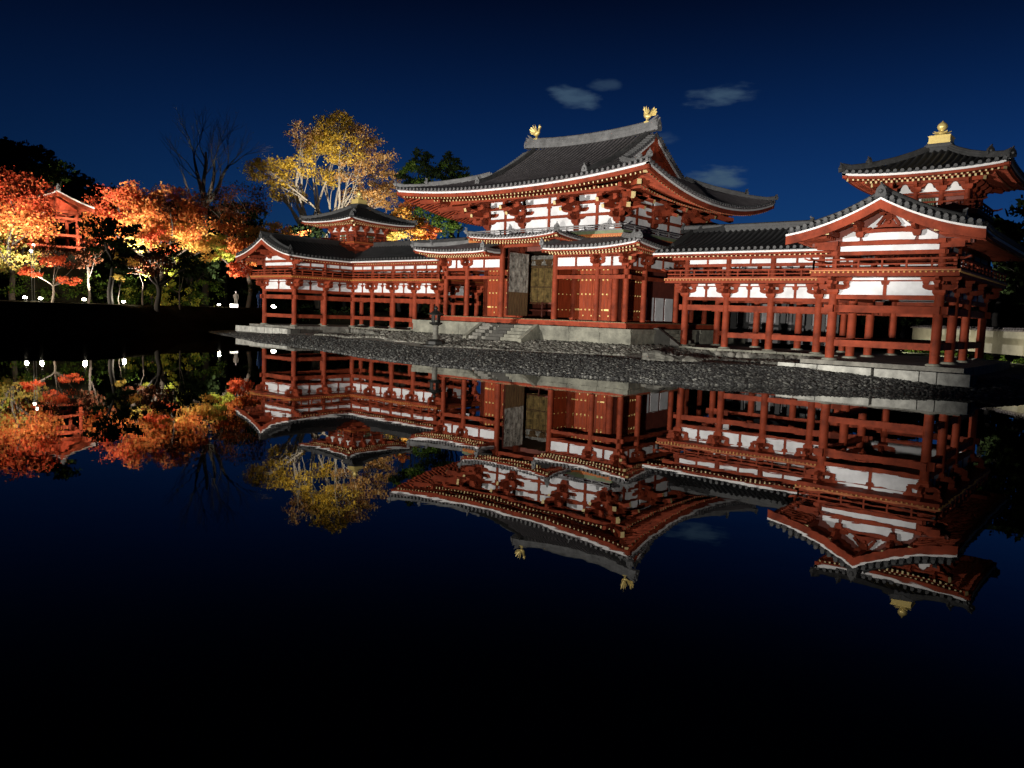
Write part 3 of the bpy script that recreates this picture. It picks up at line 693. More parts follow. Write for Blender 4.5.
    m1.box(XC-.52, XC+.52, YC-.52, YC+.52, 10.55, 10.98, TILE); m1.box(XC-.58, XC+.58, YC-.58, YC+.58, 10.80, 10.90, RIDGE)
    m1.build('roof_ridge', tw)
    m1 = MB(sx)
    m1.box(XC-.45, XC+.45, YC-.45, YC+.45, 10.99, 11.36, 'gilt'); m1.box(XC-.48, XC+.48, YC-.48, YC+.48, 11.02, 11.07, 'gilt'); m1.box(XC-.48, XC+.48, YC-.48, YC+.48, 11.30, 11.345, 'gilt')
    m1.lathe((XC, YC, 11.36), [(.40, 0), (.36, .06), (.24, .10), (.16, .13), (.24, .17), (.26, .20), (.10, .23), (.09, .28), (.17, .32), (.225, .42), (.215, .52), (.15, .61), (.06, .67), (.01, .74)], 20, 'gilt')
    for i in range(8):
        a = i*math.pi/4; m1.prism([(XC+math.cos(a+t_)*r_, YC+math.sin(a+t_)*r_, 11.36+z_) for t_, r_, z_ in ((-.3,.26,.13), (0,.40,.20), (.3,.26,.13))], (0,0,.03), 'gilt')
    m1.build('finial', tw)
    m1 = MB(sx); we2 = lambda s: g(0)+.19*(abs(s-h)/h)**2.5
    for (a, b_, o) in (((XC-h, YC-h), (XC+h, YC-h), (0,-1)), ((XC-h, YC+h), (XC+h, YC+h), (0,1)), ((XC-h, YC-h), (XC-h, YC+h), (-1,0)), ((XC+h, YC-h), (XC+h, YC+h), (1,0))):
        eave(m1, we2, a, b_, o, h-bh, 9.50, True, True, .22, True, boardh=.12, rafz=.22, white=.10, n=18)
    for s1 in (-1, 1):
        for s2 in (-1, 1):
            m1.bar((XC+s1*(h-.2), YC+s2*(h-.2), g(0)-.08), (XC+s1*bh, YC+s2*bh, 9.3), .16, .18, 'vermilion', 'ochre')
            m1.bar((XC+s1*(bh+.75), YC+s2*(bh+.75), 8.95), (XC+s1*bh, YC+s2*bh, 9.05), .14, .16, 'vermilion', 'ochre')
    m1.build('turret_eave', tw)
    return W
wr = make_wing(1, 'right-hand red corridor wing, its gable nearest the water and turret above')
wl = make_wing(-1, 'left-hand red corridor wing with turret below the tall yellow tree')

# stone platforms under the wings
def make_platform(sx, label):
    T = thing('stone_platform', label, 'platform', (sx*XC, YC, .3))
    mb = MB(sx); mb.box(9.0, 18.6, 1.0, 7.2, .2, ZF-.03, 'stone_old'); mb.box(18.602, 24.75, YG-.62, 7.3, .2, ZF-.032, 'stone_old'); mb.build('platform_core', T)
    mb = MB(sx); mb.box(17.9, 25.2, -4.98, YG-.61, .12, .70, 'stone_dark'); mb.box(8.98, 18.5, .55, 1.0, .2, .66, 'stone_dark'); mb.build('lower_step', T)
    xs_ = [18.0, 18.75, 19.65, 21.75, 21.83, 23.45, 24.05, 25.15] if sx > 0 else [18.05, 19.05, 20.0, 21.05, 22.1, 23.15, 24.15, 25.15]
    for a, b_ in zip(xs_[:-1], xs_[1:]):
        if b_-a < .2: continue
        mb = MB(sx); g_ = .018; mb.box(a+g_, b_-g_, -5.16, -4.985, .30+rng.uniform(-.02, .01), .735+rng.uniform(-.012, .012), 'stone_pale'); mb.build('edge_block', T)
    mb = MB(sx); x = 9.0
    while x < 18.4:
        l = rng.uniform(.9, 1.7); mb.box(x+.012, min(x+l, 18.55)-.012, .92+rng.uniform(-.03, .03), 1.3, ZF-.20, ZF-.01+rng.uniform(-.01, .01), 'stone'); x += l
    mb.box(10.4, 18.3, -.2, .18, .2, .47, 'stone')
    for i in range(110):
        x = rng.uniform(9.1, 18.3); mb.lathe((x, rng.uniform(.2, .85), .62), [(.02, -.25), (rng.uniform(.12, .28), -.05), (rng.uniform(.1, .26), .10), (.03, .2)], 7, 'stone_old')
    mb.build('edge_stones', T)
    return T
make_platform(1, 'stone platform with pale edge blocks, under the nearest wing beside the dark right shore')
make_platform(-1, 'stone platform with pale edge blocks, under the far left wing beyond the pebble tip')
# ------------------------------------------------------------------ the main hall
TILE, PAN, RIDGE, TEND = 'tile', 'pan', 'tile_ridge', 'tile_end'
X1, X2, X3, ZP, DP = 7.131, 5.172, 2.1355, 2.112, 11.74
YM, YMB = 1.963, DP-1.963
H = thing('main_hall', 'large red main hall with double tiled roof and open centre door', 'temple hall', (0, DP/2, 1.76))
HC = DP/2
MP = post_mesh(.165, 3.15, False); CP_ = post_mesh(.185, 4.55, False); UP = post_mesh(.20, 2.3, False)
front = [-X1, -X2, -X3, X3, X2, X1]; side = [0, YM, YM+3.907, YMB, DP]
for x in front:
    place('post', CP_ if abs(x) == X3 else MP, H, (x, 0, ZP)); place('post', MP, H, (x, DP, ZP))
for y in side[1:-1]:
    for x in (-X1, X1): place('post', MP, H, (x, y, ZP))
# floor and its red edge beam
mb = MB(); mb.box(-X1-.3, X1+.3, -.30, DP+.30, 1.775, 1.985, 'vermilion'); mb.box(-X1-.22, X1+.22, -.22, DP+.22, 1.986, 2.05, 'vermilion_board'); mb.box(-X1-.1, X1+.1, -.1, DP+.1, 2.05, ZP-.005, 'bare_wood'); mb.build('floor', H)
def beam(name, p, q, w, h, m='vermilion', par=None): mb = MB(); mb.bar(p, q, w, h, m); return mb.build(name, par or H)
for s in (-1, 1):
    for (z0, z1, wd) in ((4.55, 4.77, .16), (5.10, 5.30, .20), (5.80, 5.86, .12)):
        beam('tie_beam', (s*X3, 0, (z0+z1)/2), (s*(X1+.30), 0, (z0+z1)/2), wd, z1-z0); beam('tie_beam', (s*X1, -.3, (z0+z1)/2), (s*X1, DP+.3, (z0+z1)/2), wd+.006, z1-z0-.006)
    beam('eave_purlin', (s*X3, 0, 6.00), (s*(X1+1.0), 0, 6.00), .2, .2); beam('eave_purlin', (s*X1, -1.0, 6.00), (s*X1, DP+1, 6.00), .206, .19)
    for a, b_ in ((X3, X2), (X2, X1)):
        mb = MB(); mb.box(s*(a+.15), s*(b_-.15), -.03, .03, 5.30, 5.80, 'plaster'); mb.build('wall_panel', H)
        beam('strut', (s*(a+b_)/2, -.045, 5.30), (s*(a+b_)/2, -.045, 5.84), .11, .10)
    for a, b_ in zip(side[:-1], side[1:]):
        mb = MB(); mb.box(s*X1-.03, s*X1+.03, a+.15, b_-.15, 5.30, 5.80, 'plaster'); mb.build('wall_panel', H)
        beam('strut', (s*(X1+.045), (a+b_)/2, 5.30), (s*(X1+.045), (a+b_)/2, 5.84), .11, .10)
MBR = cross_bracket(.72, .62, .52)
for x in front:
    if abs(x) > 3: place('bracket', MBR, H, (x, 0, 5.20))
for y in side[1:]:
    for x in (-X1, X1): place('bracket', MBR, H, (x, y, 5.20))
for s in (-1, 1):
    mb = MB(); block(mb, (s*X3, 0, 6.55), .4, .2); arm(mb, (s*X3, 0, 6.72), (0,1,0), 1.5, .15, .2); arm(mb, (s*X3, 0, 6.725), (1,0,0), .9, .15, .2); mb.build('bracket', H)
beam('eave_purlin', (-X3-1.0, 0, 6.98), (X3+1.0, 0, 6.98), .2, .16); beam('tie_beam', (-X3-.25, 0, 6.62), (X3+.25, 0, 6.62), .18, .18)
# inner wall behind the open walk, its side doors and the open centre
mb = MB()
mb.box(-X2, -X3-.12, YM, YM+.14, ZP, 6.9, 'dark_red'); mb.box(X3+.12, X2, YM, YM+.14, ZP, 6.9, 'dark_red'); mb.box(-X3-.12, X3+.12, YM, YM+.14, 6.45, 6.9, 'dark_red')
mb.box(-X2, -X2+.14, YM+.14, YMB, ZP, 6.9, 'dark_red'); mb.box(X2-.14, X2, YM+.14, YMB, ZP, 6.9, 'dark_red'); mb.box(-X2, X2, YMB, YMB+.14, ZP, 6.9, 'dark_red')
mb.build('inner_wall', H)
IP = post_mesh(.21, 4.7, False)
for x in (-X2, -X3, X3, X2): place('post', IP, H, (x, YM-.02, ZP))
for y in (YM+3.907, YMB):
    place('post', IP, H, (X2, y, ZP)); place('post', IP, H, (-X2, y, ZP))
def door(x0, x1, y, hinge_strap, facing='y'):
    """plank door leaf with rows of gilded studs and strap plates"""
    mb = MB(); z0, z1 = ZP+.05, 5.30; t = .09
    L = x1-x0
    def B(a, b_, d0, d1, za, zb, m):
        if facing == 'y': mb.box(a, b_, y-d1, y-d0, za, zb, m)
        else: mb.box(y+d0, y+d1, a, b_, za, zb, m)
    B(x0, x1, 0, t, z0, z1, 'door_red')
    for i in range(1, 4): B(x0+L*i/4-.006, x0+L*i/4+.006, t, t+.004, z0, z1, 'dark_red')
    for zr in (z0+.10, z0+1.35, z0+2.25, z1-.16): B(x0+.02, x1-.02, t, t+.014, zr-.07, zr+.07, 'door_red')
    for zr in (z0+.62, z0+1.56, z0+2.42, z1-.42, z1-.10):
        for i in range(4):
            u = x0+L*(i+.5)/4
            if zr < z0+.7 and i in hinge_strap: B(u-.16, u+.16, t, t+.02, zr-.05, zr+.05, 'studs'); continue
            if facing == 'y': mb.cyl((u, y-t, zr), (u, y-t-.045, zr), .062, .035, 10, 'studs')
            else: mb.cyl((y+t, u, zr), (y+t+.045, u, zr), .062, .035, 10, 'studs')
    for i in (1, 2): B(x0+L*i/2-.03, x0+L*i/2+.03, t, t+.02, z0+.22, z0+.30, 'studs')
    return mb.build('door', H)
for s in (-1, 1):
    door(s*3.65-1.22, s*3.65-.01, YM-.10, (0,)); door(s*3.65+.01, s*3.65+1.22, YM-.10, (3,))
    for a, b_ in ((-1.36, -1.22), (1.22, 1.36)): beam('door_frame', (s*3.65+(a+b_)/2, YM-.12, ZP), (s*3.65+(a+b_)/2, YM-.12, 5.45), .15, .16)
    beam('door_frame', (s*3.65-1.36, YM-.12, 5.42), (s*3.65+1.36, YM-.12, 5.42), .17, .18)
door(YM+.75, YM+1.95, X2, (0,), 'x'); door(YM+1.97, YM+3.17, X2, (3,), 'x')
# the centre doors stand open at right angles: the pond side leaf shows a weathered painted face, the other its studded back
mb = MB(); mb.box(-2.03, -1.93, .40, 2.42, ZP+.14, 6.32, 'dark_red'); mb.box(-1.928, -1.915, .46, 2.38, 3.78, 6.28, 'weathered'); mb.box(-1.928, -1.914, .46, 2.38, ZP+.16, 3.779, 'bare_wood')
for i in range(7): mb.box(-1.914, -1.905, .46+i*.28, .465+i*.28, ZP+.16, 6.28, 'dark_red')
mb.build('open_door', H, 'open leaf with grey worn painting above bare brown boards')
mb = MB(); mb.box(1.93, 2.03, .35, 2.38, ZP+.14, 6.25, 'door_red')
for zr in (ZP+.62, ZP+1.56, ZP+2.5, ZP+3.3):
    mb.box(2.03, 2.045, .38, 2.35, zr-.2, zr-.06, 'door_red')
    for i in range(5): mb.cyl((2.03, .55+i*.4, zr), (2.07, .55+i*.4, zr), .045, .025, 8, 'studs')
mb.build('open_door', H, 'open leaf showing its dark red studded back'); beam('door_post', (2.0, .30, ZP), (2.0, .30, 6.1), .09, .07, 'grey_wood')
for a_, b_ in ((YM+3.5, YM+4.5), (YM+4.75, YM+5.75), (YM+6.0, YM+7.0)):
    mb = MB(); mb.box(X2+.003, X2+.05, a_, b_, ZP+.1, 3.7, 'plaster'); mb.build('wall_panel', H)
# inside: aged gold wall with lattice, dark posts, dim ceiling
mb = MB(); mb.box(-4.0, 2.6, 4.55, 4.62, 3.1, 5.55, 'gold_wall'); mb.box(-4.0, 2.6, 4.5, 4.63, 5.56, 5.72, 'bare_wood'); mb.box(-4.0, 2.6, 4.52, 4.62, 4.22, 4.30, 'bare_wood')
for i in range(12): mb.box(-3.9+i*.55, -3.87+i*.55, 4.53, 4.55, 3.1, 5.55, 'bare_wood')
mb.box(-4.0, 2.6, 4.56, 4.62, 5.74, 6.4, 'weathered')
for i in range(7):
    block(mb, (-3.6+i*.9, 4.45, 5.74), .35, .22, 'bare_wood'); arm(mb, (-3.6+i*.9, 4.45, 5.95), (1,0,0), .75, .12, .18, 'bare_wood')
mb.build('inner_screen', H)
mb = MB()
for x in (-2.1, -.95, .2, 1.3):
    mb.cyl((x, 4.2, ZP), (x, 4.2, 3.25), .07, .06, 8, 'dark_red')
mb.box(-3.6, 2.2, 4.1, 4.3, 2.62, 2.72, 'dark_red'); mb.box(-3.6, 2.2, 4.1, 4.3, 3.12, 3.2, 'dark_red'); mb.build('inner_rail', H)
# lower roofs
LZ = 6.20
lowP = {}
sl = .235; run_ = 2.85
XE, YE0, YE1 = 8.78, -1.6, DP+1.6
lc = lambda e, d: .29*max(0, 1-e/3.6)**2*max(0, 1-d/2.4)
for s in (-1, 1):
    mb = MB(); ev = MB(); rg = MB()
    Pf = lambda u, d, s=s: (s*u, YE0+d, LZ+.07+sl*d+.012*d*d+lc(XE-u, d)+.08*max(0, 1-(u-2.2)/1.2)**2)
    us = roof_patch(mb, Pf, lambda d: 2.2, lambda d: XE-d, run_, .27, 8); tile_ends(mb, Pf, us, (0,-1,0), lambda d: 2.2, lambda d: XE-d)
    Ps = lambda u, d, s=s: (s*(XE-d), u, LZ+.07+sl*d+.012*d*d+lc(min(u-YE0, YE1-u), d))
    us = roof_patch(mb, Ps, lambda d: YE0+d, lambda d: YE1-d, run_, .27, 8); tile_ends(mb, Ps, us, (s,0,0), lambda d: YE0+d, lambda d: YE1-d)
    Z = lambda q, s=s: LZ+lc(q if s > 0 else q, 0)
    eave(ev, lambda q: LZ+lc(XE-2.2-q, 0)+.08*max(0, 1-q/1.2)**2, (s*2.2, YE0), (s*XE, YE0), (0,-1), 1.6, 6.36, False, True, .215, True, boardh=.09, rafz=.19, white=.08)
    eave(ev, lambda q: LZ+lc(min(q, YE1-YE0-q), 0), (s*XE, YE0), (s*XE, YE1), (s,0), 1.65, 6.36, True, True, .215, True, boardh=.09, rafz=.19, white=.08)
    ev.sweep([(s*2.2, YE0, LZ+.08), (s*2.2, -.7, LZ+.02), (s*2.2, .1, LZ+.06)], [(-s,0,0)]*3, -.12, 0.0, -.10, 0, 'white_paint'); ev.sweep([(s*2.2, YE0+.06, LZ-.02), (s*2.2, .1, LZ-.05)], [(-s,0,0)]*2, -.14, -.03, -.18, -.05, 'vermilion')
    ev.sweep([(s*2.2, YE0, LZ+.09), (s*2.2, -.7, LZ+.03), (s*2.2, .1, LZ+.07)], [(-s,0,0)]*3, -.3, 0.02, 0.0, .17, 'tile')
    ridge_bar(rg, [(s*(XE-d), YE0+d, LZ+.12+sl*d+lc(d, d)+.06) for d in (0, .4, .9, 1.5, 2.2, 2.8)], .20, .24); oni(rg, (s*(XE-.02), YE0+.02, LZ+.40), (s, -1), .36, .32); oni(rg, (s*(XE-.9), YE0+.9, LZ+.52), (s, -1), .36, .32)
    ridge_bar(rg, [(s*2.33, YE0+d, LZ+.20+sl*d) for d in (0, 1, 2, 2.8)], .12, .2); oni(rg, (s*2.33, YE0+.0, LZ+.22), (0, -1), .34, .28)
    ev.bar((s*(XE-.10), YE0+.10, LZ+.10), (s*X1, 0, 6.10), .16, .18, 'vermilion', 'ochre'); ev.bar((s*(XE-.62), YE0+.62, LZ-.10), (s*X1, 0, 5.95), .17, .19, 'vermilion', 'ochre')
    ev.bar((s*(X1+.46), -.46, 5.66), (s*X1, 0, 5.72), .16, .18, 'vermilion', 'ochre')
    L1 = mb.build('lower_roof', H); rg.build('roof_ridge', L1); ev.build('lower_eave', H)
mb = MB(); ev = MB(); rg = MB(); PR = []; RZ, RX, RY = 6.94, 3.53, -1.9
rl = lambda u, d: .23*(min(1, abs(u)/RX))**2.4*max(0, 1-d/1.5)
Pr = lambda u, d: (u, RY+d, RZ+.02+.02*d+rl(u, d))
ua, ub = (lambda d: -RX+min(d, 1.3)), (lambda d: RX-min(d, 1.3))
us = roof_patch(mb, Pr, ua, ub, 3.1, .27, 8); tile_ends(mb, Pr, us, (0,-1,0), ua, ub)
for s in (-1, 1):
    Pq = lambda u, d, s=s: (s*(RX-d), u, RZ+.02+.02*d+.23*max(0, 1-d/1.5)*max(0, 1-(u-RY)/2.4)**2)
    us = roof_patch(mb, Pq, lambda d: RY+d, lambda d: 1.2, 1.3, .27, 6); tile_ends(mb, Pq, us, (s,0,0), lambda d: RY+d, lambda d: 1.2)
    eave(ev, lambda q: RZ+.23*max(0, 1-q/2.4)**2, (s*RX, RY), (s*RX, 1.2), (s,0), 1.3, 7.02, True, False, .215, False, boardh=.08, rafz=.17, white=.08)
    ridge_bar(rg, [(s*(RX-d), RY+d, RZ+.05+.02*d+.23*max(0, 1-d/1.5)) for d in (0, .4, .8, 1.3)], .17, .22); oni(rg, (s*(RX-.02), RY+.02, RZ+.32), (s, -1), .34, .30); PR.append(rg); rg = MB()
    ev.bar((s*(RX-.12), RY+.12, RZ+.02), (s*X3, 0, 6.95), .15, .17, 'vermilion', 'ochre')
eave(ev, lambda q: RZ+.23*(abs(q-RX)/RX)**2.4, (-RX, RY), (RX, RY), (0,-1), 1.9, 7.06, True, True, .215, True, boardh=.09, rafz=.19, white=.08)
L2 = mb.build('porch_roof', H, 'raised middle section of the lower roof over the centre door'); [q_.build('roof_ridge', L2) for q_ in PR]; ev.build('porch_eave', H)
# upper storey: balcony, white walls, brackets
mb = MB(); q = .95
mb.box(-X2-q, X2+q, YM-q, YMB+q, 6.78, 7.03, 'vermilion'); mb.box(-X2-q-.05, X2+q+.05, YM-q-.05, YMB+q+.05, 7.035, 7.23, 'orange_paint'); mb.box(-X2-q-.02, X2+q+.02, YM-q-.02, YMB+q+.02, 7.235, 7.42, 'green_paint')
for i in range(74):
    x = -X2-q+.05+i*(2*(X2+q)-.1)/73; mb.bar((x, YM-q-.08, 7.10), (x, YM-q, 7.10), .06, .07, 'board_end')
BL = mb.build('balcony', H)
mb = MB(); e = .85; railing(mb, [(-X2-e, YMB+e), (-X2-e, YM-e), (X2+e, YM-e), (X2+e, YMB+e), (-X2-e, YMB+e)], 7.42, .34, 1.3, 'grey_wood'); mb.build('railing', BL)
sidem = [YM, YM+3.907, YMB]
for x in (-X2, -X3, X3, X2):
    for y in (YM, YMB): place('upper_post', UP, H, (x, y, 7.0))
for x in (-X2, X2): place('upper_post', UP, H, (x, sidem[1], 7.0))
fr_b = [(-X2, -X3), (-X3, X3), (X3, X2)]
def upper_wall(a, b_, horiz, c_, sgn):
    mb = MB(); L = b_-a
    def B(n_, u0, u1, d0, d1, z0, z1, m):
        mbx = MB() if n_ else mb
        if horiz: mbx.box(u0, u1, c_+sgn*d0, c_+sgn*d1, z0, z1, m)
        else: mbx.box(c_+sgn*d0, c_+sgn*d1, u0, u1, z0, z1, m)
        if n_: mbx.build(n_, H)
    B('wall_panel', a+.15, b_-.15, -.05, .02, 7.36, 10.1, 'plaster')
    B('tie_beam', a, b_, -.02, .10, 8.44, 8.62, 'vermilion'); B('tie_beam', a, b_, -.02, .11, 9.20, 9.40, 'vermilion'); B('tie_beam', a, b_, -.02, .12, 7.40, 7.62, 'vermilion'); B('tie_beam', a, b_, -.02, .115, 9.75, 9.95, 'vermilion')
    m_ = (a+b_)/2; B('strut', m_-.09, m_+.09, -.02, .09, 7.6, 9.75, 'vermilion')
    for q_ in (-1, 1): B('strut', m_+q_*.0-.16, m_+.16, -.02, .11, 9.08, 9.20, 'vermilion') if q_ > 0 else None
for a, b_ in fr_b: upper_wall(a, b_, True, YM, -1); upper_wall(a, b_, True, YMB, 1)
for a, b_ in zip(sidem[:-1], sidem[1:]):
    upper_wall(a, b_, False, X2, 1); upper_wall(a, b_, False, -X2, -1)
def three_step(mb, dirs, lat=True):
    """three-stepped bracket cluster reaching out along each direction with a sloping tail rafter"""
    block(mb, (0,0,8.02), .52, .26)
    for di, (dx, dy) in enumerate(dirs):
        L = math.hypot(dx, dy); d = Vector((dx/L, dy/L, 0)); k = L; o = .004*di
        for j, (z, r) in enumerate(((8.28, .62), (8.72, 1.22), (9.14, 1.78))):
            r *= k
            arm(mb, d*(r/2)+Vector((0,0,z+o)), d, r+.5, .19, .26); block(mb, (d.x*r, d.y*r, z+.24+o), .29, .17)
            if lat and abs(d.x*d.y) < .01:
                n = Vector((-d.y, d.x, 0))
                arm(mb, d*r+Vector((0,0,z+.40+o)), n, 1.30, .17, .22)
                for q_ in (-.52, .52): block(mb, (d.x*r+n.x*q_, d.y*r+n.y*q_, z+.60+o), .24, .14)
        mb.bar(d*(2.35*k)+Vector((0,0,9.02+o)), d*.1+Vector((0,0,9.80+o)), .19, .22, 'vermilion', 'ochre')
        mb.bar(d*(1.75*k)+Vector((0,0,8.72+o)), d*.1+Vector((0,0,9.30+o)), .18, .20, 'vermilion', 'ochre')
    for z in (8.28, 8.72): 
        pass
def brk(x, y, dirs):
    mb = MB(); three_step(mb, dirs)
    n = Vector((-dirs[0][1], dirs[0][0], 0))
    arm(mb, (0, 0, 8.29), n, 1.35, .19, .25); arm(mb, (0, 0, 8.75), n, 1.75, .18, .24)
    place('bracket', mb.mesh('bracket'), H, (x, y, 0))
for s in (-1, 1):
    brk(s*X3, YM, [(0,-1)]); brk(s*X3, YMB, [(0,1)]); brk(s*X2, sidem[1], [(s,0)])
    brk(s*X2, YM, [(0,-1), (s,0), (s,-1)]); brk(s*X2, YMB, [(0,1), (s,0), (s,1)])
PU = 1.86
for (a, b_) in (((-X2-PU-1.1, YM-PU), (X2+PU+1.1, YM-PU)), ((-X2-PU-1.1, YMB+PU), (X2+PU+1.1, YMB+PU))): beam('eave_purlin', (*a, 9.62), (*b_, 9.62), .22, .24)
for s in (-1, 1): beam('eave_purlin', (s*(X2+PU), YM-PU-1.1, 9.615), (s*(X2+PU), YMB+PU+1.1, 9.615), .22, .23)
# the great roof
EX, EY = 9.64, -2.43; RUN = HC-EY; SH = EX-5.20
G = lambda d: 9.88+.2296*d+.0297*d*d
hh = lambda d: max(0, 1-d/SH)**1.5
LF = .57; SG = .60
zf = lambda u, d: G(d)+LF*(min(1, abs(u)/max(.1, EX-d)))**2.2*hh(d)
zs = lambda v, d: G(d)+(LF*(min(1, abs(v)/max(.1, RUN-d)))**2.2-SG*(1-min(1, abs(v)/max(.1, RUN-d))**2))*hh(d)
VX = 5.20
xa = lambda d: (EX-d if d < SH else VX)
mb = MB()
for (sg, o) in ((1, (0,-1,0)), (-1, (0,1,0))):
    P = lambda u, d, sg=sg: (u, HC-sg*(RUN-d), zf(u, d))
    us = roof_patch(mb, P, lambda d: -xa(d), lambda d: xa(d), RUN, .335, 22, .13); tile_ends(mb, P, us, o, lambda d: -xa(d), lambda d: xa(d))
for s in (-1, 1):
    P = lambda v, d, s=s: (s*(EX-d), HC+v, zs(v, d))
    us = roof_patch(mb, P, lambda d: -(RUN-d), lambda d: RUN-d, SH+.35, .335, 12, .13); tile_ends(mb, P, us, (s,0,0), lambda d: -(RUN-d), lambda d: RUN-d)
MR = mb.build('main_roof', H)
rg = MB(); rz = lambda x: 13.86+.30*(abs(x)/5.3)**2.2
ridge_bar(rg, [(x, HC, rz(x)-.06) for x in np.linspace(-5.2, 5.2, 17).tolist()], .58, .42); 
mb = MB()
for s in (-1, 1):
    oni(rg, (s*5.21, HC, rz(5.2)-.1), (s, 0), .66, .50)
    rg.bar((s*4.75, HC, rz(4.9)+.52), (s*5.22, HC, rz(5.3)+.82), .26, .2, 'tile_ridge', w1=.12, h1=.06)
    for f in (-1, 1):
        yd = lambda d: HC+f*(RUN-d)
        pts = [(s*(4.5-.05*(RUN-d)), yd(d), G(d)+.05) for d in np.linspace(RUN-.2, 2.2, 11).tolist()]
        ridge_bar(rg, pts, .24, .24, 'tile_kudari'); oni(rg, (s*4.19, yd(2.17), G(2.2)+.06), (0, f), .46, .34)
        # hip ridges to the corners in two stages
        pts = [(s*(EX-d), yd(d), G(d)+LF*hh(d)+.03+(.10 if d < .15 else 0)) for d in (.02, .4, .9, 1.5, 2.2, 3.0, 3.8, 4.5)]
        ridge_bar(rg, pts, .17, .24); oni(rg, (s*(EX-.0), yd(-.0), G(0)+LF+.14), (s, f), .32, .28)
        pts = [(s*(EX-d), yd(d), G(d)+LF*hh(d)+.16) for d in (1.5, 2.2, 3.0, 3.8, 4.4)]
        ridge_bar(rg, pts, .14, .24); oni(rg, (s*(EX-1.46), yd(1.46), G(1.5)+LF*hh(1.5)+.20), (s, f), .36, .28)
        # verge: row of tile ends and the white-edged bargeboard
        mb = MB(); n = 15; vd = lambda i: 4.75+(RUN-.25-4.75)*i/n
        for i in range(n):
            d = vd(i+.3); z = G(d)+.09
            mb.cyl((s*(VX+.10), yd(d), z), (s*(VX-.4), yd(d), z+.03), .095, .095, 8, 'tile_end'); mb.bar((s*(VX+.06), yd(d), z-.12), (s*(VX-.3), yd(d), z-.12), .22, .10, 'tile')
        for i in range(n):
            d0, d1 = vd(i)-.1*(i == 0), vd(i+1)
            for (t0, t1, xx0, xx1, m_) in ((-.62, -.10, VX-.16, VX-.06, 'vermilion'), (-.30, -.10, VX-.058, VX-.03, 'white_paint')):
                vs = [(s*xx0, yd(d0), G(d0)+t0), (s*xx0, yd(d1), G(d1)+t0), (s*xx0, yd(d1), G(d1)+t1), (s*xx0, yd(d0), G(d0)+t1)]; vs += [(s*xx1, p[1], p[2]) for p in vs]
                mb.add(vs, [(0,1,2,3), (7,6,5,4), (0,4,5,1), (3,2,6,7), (0,3,7,4), (1,5,6,2)], m_)
        mb.build('verge', MR)
rg.build('roof_ridge', MR)
for s in (-1, 1):
    mb = MB(); pts = [(s*4.95, HC-(RUN-d), G(d)-.12) for d in np.linspace(4.5, RUN, 10).tolist()]; pts2 = [(p[0], 2*HC-p[1], p[2]) for p in pts[:-1]][::-1]
    mb.prism(pts+pts2, (s*.08, 0, 0), 'vermilion_board')
    xg = s*5.04
    for (z, hw) in ((11.75, 3.1), (12.4, 2.2)): mb.bar((xg, HC-hw, z), (xg, HC+hw, z), .12, .22, 'vermilion')
    mb.bar((xg, HC, 11.7), (xg, HC, 13.5), .13, .24, 'vermilion', up=(0,1,0))
    for q in (-1.4, 1.4): mb.bar((xg, HC+q, 11.7), (xg, HC+q, 12.7), .13, .2, 'vermilion', up=(0,1,0))
    mb.grid([[(x_, p[1], p[2]-.02) for p in pts+pts2] for x_ in (s*5.0, s*(VX-.08))], 'vermilion', False)
    mb.build('gable', H)
mb = MB(); WZ = 10.32
eave(mb, lambda q: 9.77+LF*(abs(q-EX)/EX)**2.2, (-EX, EY), (EX, EY), (0,-1), YM-EY, WZ, True, True, .29, True, boardh=.22, rafz=.34, white=.105)
eave(mb, lambda q: 9.77+LF*(abs(q-EX)/EX)**2.2, (-EX, 2*HC-EY), (EX, 2*HC-EY), (0,1), YM-EY, WZ, True, True, .29, True, boardh=.22, rafz=.34, white=.105)
for s in (-1, 1):
    eave(mb, lambda q: 9.77+LF*(abs(q-RUN)/RUN)**2.2-SG*(1-(abs(q-RUN)/RUN)**2), (s*EX, EY), (s*EX, 2*HC-EY), (s,0), EX-X2, WZ, True, True, .29, True, boardh=.22, rafz=.34, white=.105)
    for f in (-1, 1):
        yc = YM if f < 0 else YMB
        for (r, z, dz) in ((4.15, 9.98, .25), (3.30, 9.60, .4), (2.45, 9.12, .5), (1.70, 8.70, .45)): mb.bar((s*(X2+r), yc+f*r, z), (s*X2, yc, z+dz), .24, .27, 'vermilion', 'gilt' if False else 'ochre')
mb.build('main_eave', H)
mb = MB(); mb.box(-X2+.2, X2-.2, YM+.2, YMB-.2, 6.7, 6.78, 'bare_wood'); mb.box(-X2+.3, X2-.3, YM+.3, YMB-.3, 10.0, 10.1, 'bare_wood'); mb.build('ceiling', H)

